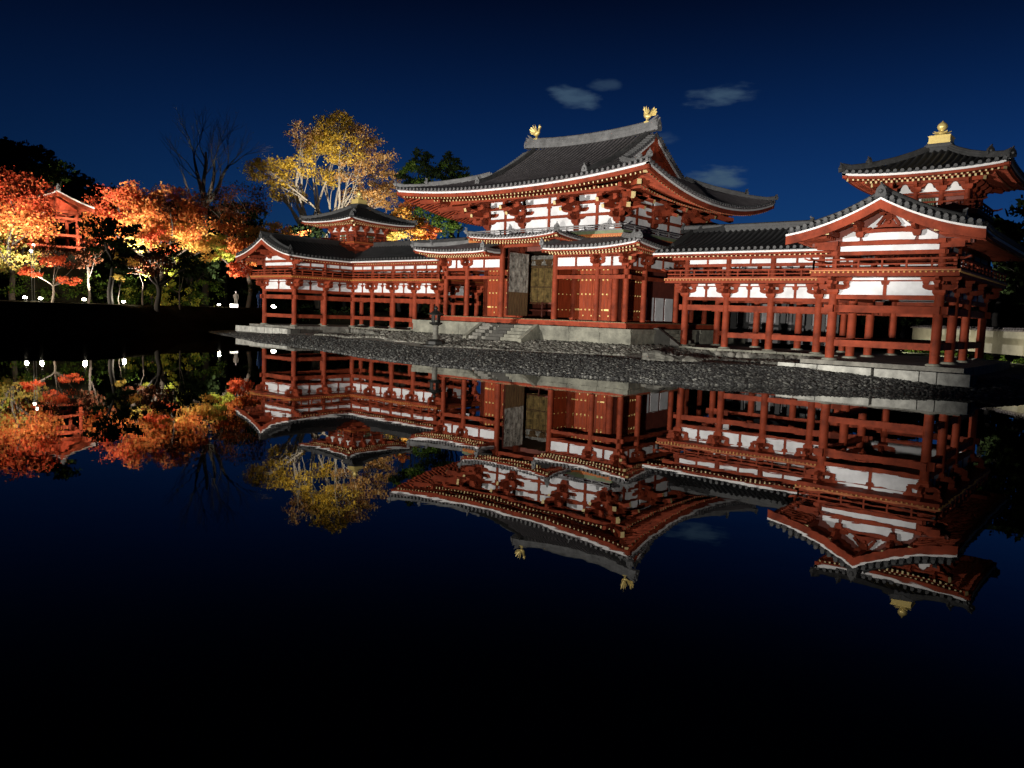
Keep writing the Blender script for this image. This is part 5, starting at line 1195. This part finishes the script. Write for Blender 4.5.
# bell house on the left bank
def bell_house():
    D = 77; c = pD(50, 246, D); ang = math.atan2(c.y-CP.y, c.x-CP.x); gz_ = float(ground_z(c.x, c.y))
    T = thing('bell_house', 'small red open bell house with gabled roof among the left maples', 'bell house', (c.x, c.y, gz_)); T.rotation_euler = (0, 0, ang-math.pi/2+.25)
    def bl(mb, name, par=T, label=None):
        o = bpy.data.objects.new(name, mb.mesh(name)); COL.objects.link(o); o.parent = par; return o
    zb = c.z-gz_; w_, d_ = 1.75, 1.5
    mb = MB(); mb.prism([(-2.6, -2.3, 0), (2.6, -2.3, 0), (2.1, -1.8, zb-.55), (-2.1, -1.8, zb-.55)], (0, 4.2, 0), 'soil'); bl(mb, 'base')
    mb = MB(); mb.box(-2.1, 2.1, -1.85, 1.85, zb-.15, zb, 'vermilion'); bl(mb, 'floor')
    for x in (-w_, -.6, w_):
        for y in (-d_, d_): 
            mb = MB(); mb.cyl((x, y, zb-.6), (x*.97, y*.97, zb+2.9), .15, .14, 10, 'vermilion'); bl(mb, 'post')
    for z in (zb+.9, zb+2.3, zb+2.85):
        mb = MB()
        for y in (-d_, d_): mb.bar((-w_-.25, y, z), (w_+.25, y, z), .12, .2, 'vermilion')
        for x in (-w_, w_): mb.bar((x, -d_-.25, z-.005), (x, d_+.25, z-.005), .12, .2, 'vermilion')
        bl(mb, 'tie_beam')
    mb = MB(); mb.box(-w_+.15, -.75, -d_-.03, -d_+.03, zb+2.42, zb+2.70, 'plaster'); bl(mb, 'wall_panel')
    pz = lambda q: zb+4.35-.52*q+.045*q*q
    mb = MB()
    qs = [-2.75+5.5*i/16 for i in range(17)]
    mb.grid([[(q, y, pz(abs(q))+.1) for q in qs] for y in np.linspace(-2.5, 2.5, 20).tolist()], 'tile'); mb.grid([[(q, y, pz(abs(q))-.05) for q in qs] for y in (-2.4, 2.4)], 'vermilion', False)
    for i in range(18):
        y = -2.4+i*4.8/17
        for s in (-1, 1): mb.tube([(s*q, y, pz(q)+.12) for q in (.1, .7, 1.4, 2.1, 2.75)], .07, 5, 'tile')
    rf = bl(mb, 'roof')
    mb = MB(); ridge_bar(mb, [(0, -2.5, zb+4.42), (0, 2.5, zb+4.42)], .3, .26); oni(mb, (0, -2.52, zb+4.4), (0, -1), .5, .4); bl(mb, 'roof_ridge', rf)
    mb = MB()
    for q0, q1 in zip(qs[:-1], qs[1:]):
        for t0, t1, y0, m_ in ((-.38, -.02, -2.52, 'vermilion'), (-.02, .09, -2.56, 'white_paint')):
            vs = [(q0, y0, pz(abs(q0))+t0), (q1, y0, pz(abs(q1))+t0), (q1, y0, pz(abs(q1))+t1), (q0, y0, pz(abs(q0))+t1)]; vs += [(p[0], -2.42, p[2]) for p in vs]
            mb.add(vs, [(0,1,2,3), (7,6,5,4), (0,4,5,1), (3,2,6,7), (0,3,7,4), (1,5,6,2)], m_)
    bl(mb, 'bargeboard')
    mb = MB(); mb.prism([(-1.9, -d_, zb+2.95), (1.9, -d_, zb+2.95), (0, -d_, zb+4.1)], (0, .06, 0), 'vermilion_board'); mb.bar((0, -d_-.06, zb+2.95), (0, -d_-.06, zb+4.0), .16, .1, 'vermilion', up=(1,0,0)); bl(mb, 'gable')
    mb = MB(); mb.lathe((0, 0, zb+.7), [(.42, 0), (.44, .1), (.40, .25), (.37, .8), (.30, 1.05), (.12, 1.16), (.05, 1.3), (.04, 1.7)], 14, 'bronze'); bl(mb, 'bell')
bell_house()
# hill behind the left bank, a mass of far woods
hp = []
for i in range(60):
    row = []
    for j in range(26):
        xpx = -260+i*16; D = 150+j*5; p = pD(xpx, 300, D)
        prof_ = np.interp(xpx, [-260, -120, 0, 30, 60, 100, 150, 210, 300, 420, 520], [90, 105, 133, 138, 158, 180, 192, 200, 240, 262, 280])
        topz = pD(xpx, float(prof_)+9, 215).z-2.5; z = 1.0+(topz-1.0)*math.sin(min(1, j/13)*math.pi/2)*(1 if j < 14 else max(0, 1-(j-13)/13))
        row.append((p.x, p.y, z))
    hp.append(row)
mb = MB(); mb.grid(hp, 'hill'); kind(mb.build('hill'))
r = np.random.default_rng(9); V = []
pts = []
for k in range(900):
    i = r.integers(2, 57); j = r.integers(7, 14); p = hp[i][j]; pts.append((p[0]+r.uniform(-2, 2), p[1]+r.uniform(-2, 2), p[2]+r.uniform(0, 2)))
for k in range(2100):
    px_ = r.uniform(-200, 1300); p = pD(px_, 300, r.uniform(100, 118)); pts.append((p.x, p.y, 1.5+r.uniform(0, 1)*(10.5 if 620 < px_ < 930 else 6 if px_ >= 930 else 4.5)))
root = thing('wood', 'x', 'x', (0, 0, 0)); wd = leaf_mesh('far_woods', [(p, (2.2, 2.2, 1.8), 34, 'leaf_dark') for p in pts], 12, root, .75); wd.parent = None; bpy.data.objects.remove(root); kind(wd, 'stuff')
# leaf litter / moss lit near the lamps
# ground lamps of the left bank
def lamp(x, y, D, label, on_post=False, glow='lamp_glow', k=900, aim=None, size=95, r_=.155, col=(1, .91, .76), grp='ground lamps on the left bank'):
    p = pD(x, y, D); g_ = float(ground_z(p.x, p.y)); zz = max(p.z, g_+.22)
    T = thing('spotlight', label, 'lamp', (p.x, p.y, g_), grp)
    tocam = Vector((CP.x-p.x, CP.y-p.y, 0)).normalized(); up = (tocam*.55+Vector((0,0,.83))).normalized()
    c = Vector((p.x, p.y, zz)); mb = MB(); mb.cyl(c-up*.22, c, r_*.8, r_, 12, 'bronze'); mb.build('housing', T)
    mb = MB(); mb.cyl(c+up*.002, c+up*.03, r_*.92, r_*.8, 12, glow); mb.build('lens', T)
    mb = MB(); mb.box(p.x-.12, p.x+.12, p.y-.12, p.y+.12, g_-.03, g_+.05, 'bronze'); mb.cyl((p.x, p.y, g_), c-up*.2, .03, .03, 8, 'bronze'); mb.build('stand', T)
    if k:
        d = bpy.data.lights.new('spotlight_beam', 'SPOT'); d.energy = k; d.spot_size = math.radians(size); d.spot_blend = .6; d.shadow_soft_size = .12; d.color = col
        o = bpy.data.objects.new('spotlight_beam', d); COL.objects.link(o); o.location = c+up*.08
        o.rotation_euler = ((Vector(aim)-c) if aim else up).to_track_quat('-Z', 'Y').to_euler()
        if grp:
            d = bpy.data.lights.new('spotlight_spill', 'POINT'); d.energy = 420; d.shadow_soft_size = .12; d.color = (1, .88, .66)
            o = bpy.data.objects.new('spotlight_spill', d); COL.objects.link(o); o.location = c+up*.12+Vector((0,0,.12))
lamp(25, 297.5, 68, 'ground lamp left of its close neighbour, under the large red maple', k=12000, aim=pD(6, 200, 75), size=58)
lamp(40.5, 298.5, 67.5, 'ground lamp just left of the pale slender maple stem', k=10000, aim=pD(40, 200, 76), size=56)
lamp(84, 299.5, 67, 'ground lamp at the foot of the crooked pale trunk', k=30000, aim=pD(122, 203, 79), size=50)
lamp(123.5, 302, 67.5, 'ground lamp between the black pine trunk and the leaning dark trunk', k=52000, aim=pD(158, 203, 78), size=56)
lamp(152, 297, 72, 'hidden lamp behind the leaning dark maple trunk', k=8000, aim=pD(188, 215, 76), size=56, grp=None, glow='bronze')
lamp(219, 308, 79, 'ground lamp nearest the left wing, left of the pale stone figure', k=13000, aim=pD(243, 235, 85), size=60)
lamp(31, 251, 71, 'round lamp hanging in the yellow maple branches, lower of the two', k=900, aim=pD(5, 225, 72)+Vector((0,0,3)), r_=.12, size=90, grp=None)
lamp(33.5, 245, 71.5, 'round lamp hanging in the yellow maple branches, upper of the two', k=500, aim=pD(20, 190, 75), r_=.09, size=90, grp=None)
lamp(274, 308, 82, 'bright white lamp seen through the posts of the left gable', k=90, aim=pD(300, 230, 92), grp=None, r_=.3)
lamp(320, 292, 84, 'lamp at the foot of the tall yellow tree', k=52000, aim=pD(330, 160, 96), size=60, grp=None, glow='bronze')
lamp(412, 292, 76, 'lamp behind the left corridor under the golden orange maple', k=16000, aim=pD(412, 222, 80), size=90, grp=None, glow='bronze')
lamp(985, 322, 60, 'unseen lamp added behind the nearest wing to light the green-topped tree', k=1800, aim=pD(1002, 222, 64), size=60, grp=None, glow='bronze')  # no known source here; lamp added so the tree does not stay black
lamp(435, 292, 84, 'lamp behind the left corridor below the evergreens', k=9000, aim=pD(430, 185, 90), size=80, grp=None, glow='bronze')
# pale stone figure beside the last lamp
def small_person(x, D, label, coat, h=1.65, seat=None):
    p = pD(x, 300, D); g_ = float(ground_z(p.x, p.y)); T = thing('person', label, 'person', (p.x, p.y, g_))
    s = h/1.7; tc_ = Vector((CP.x-p.x, CP.y-p.y, 0)).normalized(); rt = Vector((-tc_.y, tc_.x, 0))
    W_ = lambda a, b_, z: Vector((p.x, p.y, g_))+rt*a*s+tc_*b_*s+Vector((0,0,z*s))
    vs = [(0,0,.95),(0,0,1.15),(0,0,1.36),(0,0,1.48),(0,.01,1.58),(0,.01,1.68), (.09,0,.88),(.10,.02,.5),(.10,0,.08),(.10,.10,.04), (-.09,0,.88),(-.10,.02,.5),(-.10,0,.08),(-.10,.10,.04),
          (.19,0,1.38),(.25,0,1.10),(.22,.12,.88), (-.19,0,1.38),(-.25,0,1.10),(-.20,.14,.95)]
    ed = [(0,1),(1,2),(2,3),(3,4),(4,5),(0,6),(6,7),(7,8),(8,9),(0,10),(10,11),(11,12),(12,13),(2,14),(14,15),(15,16),(2,17),(17,18),(18,19)]
    ra = [.15,.14,.15,.06,.095,.07,.10,.07,.045,.04,.10,.07,.045,.04,.065,.05,.04,.065,.05,.04]
    me = bpy.data.meshes.new('body'); me.from_pydata([W_(*v)-Vector((p.x, p.y, g_)) for v in vs], ed, []); me.materials.append(MATS[coat])
    o = bpy.data.objects.new('body', me); COL.objects.link(o); o.parent = T
    bpy.context.view_layer.objects.active = o; md = o.modifiers.new('skin', 'SKIN')
    for i, q in enumerate(me.skin_vertices[0].data): q.radius = (ra[i]*s, ra[i]*s); q.use_root = (i == 0)
    o.modifiers.new('sub', 'SUBSURF').levels = 1
    mb = MB(); c = W_(0, 0, 1.66); mb.tube([c+Vector((0,0,-.02))-tc_*.03, c+Vector((0,0,.06))-tc_*.02, c+Vector((0,0,.10))], [.10, .085, .03], 10, 'bark_black'); mb.build('hair', T)
small_person(236, 81, 'person in pale clothing standing beside the last ground lamp', 'figure_pale', 1.6)
small_person(259.5, 78, 'person in a blue coat standing behind the left gable post', 'coat_blue', 1.7)
small_person(752, 62, 'dark silhouetted person seen through the right corridor posts', 'coat_dark', 1.7)
p = pD(234, 306.5, 80); g_ = float(ground_z(p.x, p.y))
T = thing('box_lamp', 'low white glowing box lamp at the feet of the pale figure', 'lamp', (p.x, p.y, g_))
mb = MB(); mb.box(p.x-.3, p.x+.3, p.y-.25, p.y+.25, g_, g_+.34, 'lamp_paper'); mb.build('shade', T)
mb = MB(); mb.box(p.x-.33, p.x+.33, p.y-.28, p.y+.28, g_+.342, g_+.39, 'bronze'); mb.build('cap', T)
# pale rear gallery behind the right corridor: white panels between dark posts
T = thing('rear_gallery', 'low white-panelled gallery with dark posts behind the right corridor', 'building', (12, 13.5, 1.0))
mb = MB(); mb.box(7.6, 14.4, 13.4, 13.6, 1.0, 3.6, 'grey_wood'); mb.build('wall', T)
for i in range(9):
    x = 7.6+i*.85; mb = MB(); mb.box(x-.22, x+.22, 13.28, 13.39, 1.0, 3.7, 'black'); mb.build('post', T)
mb = MB(); mb.box(7.5, 14.5, 13.2, 13.39, 2.05, 2.25, 'black'); mb.build('rail', T)
mb = MB(); mb.box(7.3, 14.7, 12.6, 16, 3.72, 3.9, 'tile'); mb.prism([(7.2, 12.4, 3.9), (7.2, 16.2, 3.9), (7.2, 14.3, 4.9)], (7.6, 0, 0), 'tile_dark'); mb.build('roof', T)
# lit garden wall and lawn on the right shore
a, b_ = pD(1120, 330, 47), pD(915, 322, 66); a.z = b_.z = 0
T = thing('garden_wall', 'long pale lit garden wall with dark tiled cap, right of the nearest wing', 'wall', (a.x, a.y, 1.4))
z0, z1 = 1.35, 2.32
mb = MB(); mb.bar((a.x, a.y, (z0+z1)/2-.2), (b_.x, b_.y, (z0+z1)/2-.2), .25, z1-z0+.4, 'wall_dull'); mb.build('wall', T)
mb = MB(); mb.bar((a.x, a.y, z1+.05), (b_.x, b_.y, z1+.05), .62, .09, 'tile'); mb.bar((a.x, a.y, z1+.16), (b_.x, b_.y, z1+.16), .34, .14, 'tile'); d = (b_-a).normalized()
for i in range(int((b_-a).length/.28)): mb.cyl(a+d*i*.28+Vector((d.y, -d.x, 0))*.34+Vector((0,0,z1+.08)), a+d*i*.28-Vector((d.y, -d.x, 0))*.34+Vector((0,0,z1+.08)), .07, .07, 6, 'tile')
mb.build('cap', T)
n = Vector((d.y, -d.x, 0)); n = n if n.dot(Vector((CP.x, CP.y, 0))-a) > 0 else -n
root = thing('wood', 'x', 'x', (0, 0, 0)); pts = []
for k in range(60):
    q = a+d*((b_-a).length*rng.uniform(0, 1))+n*rng.uniform(.4, 1.1); pts.append(((q.x, q.y, float(ground_z(q.x, q.y))+.12), (.28, .28, .16+.1*rng.random()), 34, 'leaf_green' if k % 3 else 'leaf_dark'))
sh = leaf_mesh('shrubbery', pts, 77, root, .10); sh.parent = None; bpy.data.objects.remove(root); kind(sh, 'stuff')
for i, (t_, lb) in enumerate(((.30, 'low wall lamp lighting the pale garden wall at the right edge'), (.62, 'low wall lamp hidden behind the right posts of the nearest wing'), (.86, 'low wall lamp behind the middle posts of the nearest wing'))):
    q = a+d*((b_-a).length*t_)+n*2.2; g_ = float(ground_z(q.x, q.y)); T = thing('wall_lamp', lb, 'lamp', (q.x, q.y, g_), 'lamps along the garden wall')
    mb = MB(); mb.cyl((q.x, q.y, g_-.02), (q.x, q.y, g_+.16), .09, .11, 10, 'bronze'); mb.build('housing', T)
    mb = MB(); mb.cyl(Vector((q.x, q.y, g_+.17))-n*.0, Vector((q.x, q.y, g_+.19)), .09, .09, 10, 'bronze'); mb.build('lens', T)
    ld = bpy.data.lights.new('wall_lamp_beam', 'SPOT'); ld.energy = 260; ld.spot_size = math.radians(155); ld.spot_blend = .6; ld.shadow_soft_size = .1; ld.color = (1, .9, .66)
    o = bpy.data.objects.new('wall_lamp_beam', ld); COL.objects.link(o); o.location = (q.x, q.y, g_+.3); o.rotation_euler = ((-n+Vector((0,0,.05)))).to_track_quat('-Z', 'Y').to_euler()
pl = []
for i in range(30):
    row = []
    for j in range(14):
        p = a+d*((b_-a).length*(i/29))+n*(.2+6.5*j/13); row.append((p.x, p.y, float(ground_z(p.x, p.y))+.04))
    pl.append(row)
mb = MB(); mb.grid(pl, 'lawn'); kind(mb.build('lawn'))

# unseen young pine added on the near bank to shadow the nearest wing's lower right
A_ = Vector((-7, -43, 1.3)); q = A_.lerp(Vector((25.6, -3.6, 3.2)), .11); g_ = float(ground_z(q.x, q.y))
T = thing('shade_pine', 'unseen small dark pine added before the floodlight to shade the nearest wing', 'tree', (q.x, q.y, g_)); r = random.Random(3); mb = MB()
limb(mb, (q.x, q.y, g_-.05), (q.x, q.y, q.z+.2), .03, .012, 'bark', r, .02); mb.build('trunk', T)
leaf_mesh('crown', [((q.x, q.y, q.z), (.34, .34, .20), 260, 'leaf_dark'), ((q.x+.12, q.y-.1, q.z-.08), (.3, .3, .12), 160, 'leaf_dark'), ((q.x, q.y, q.z+.18), (.16, .16, .10), 70, 'leaf_dark')], 41, T, .09)
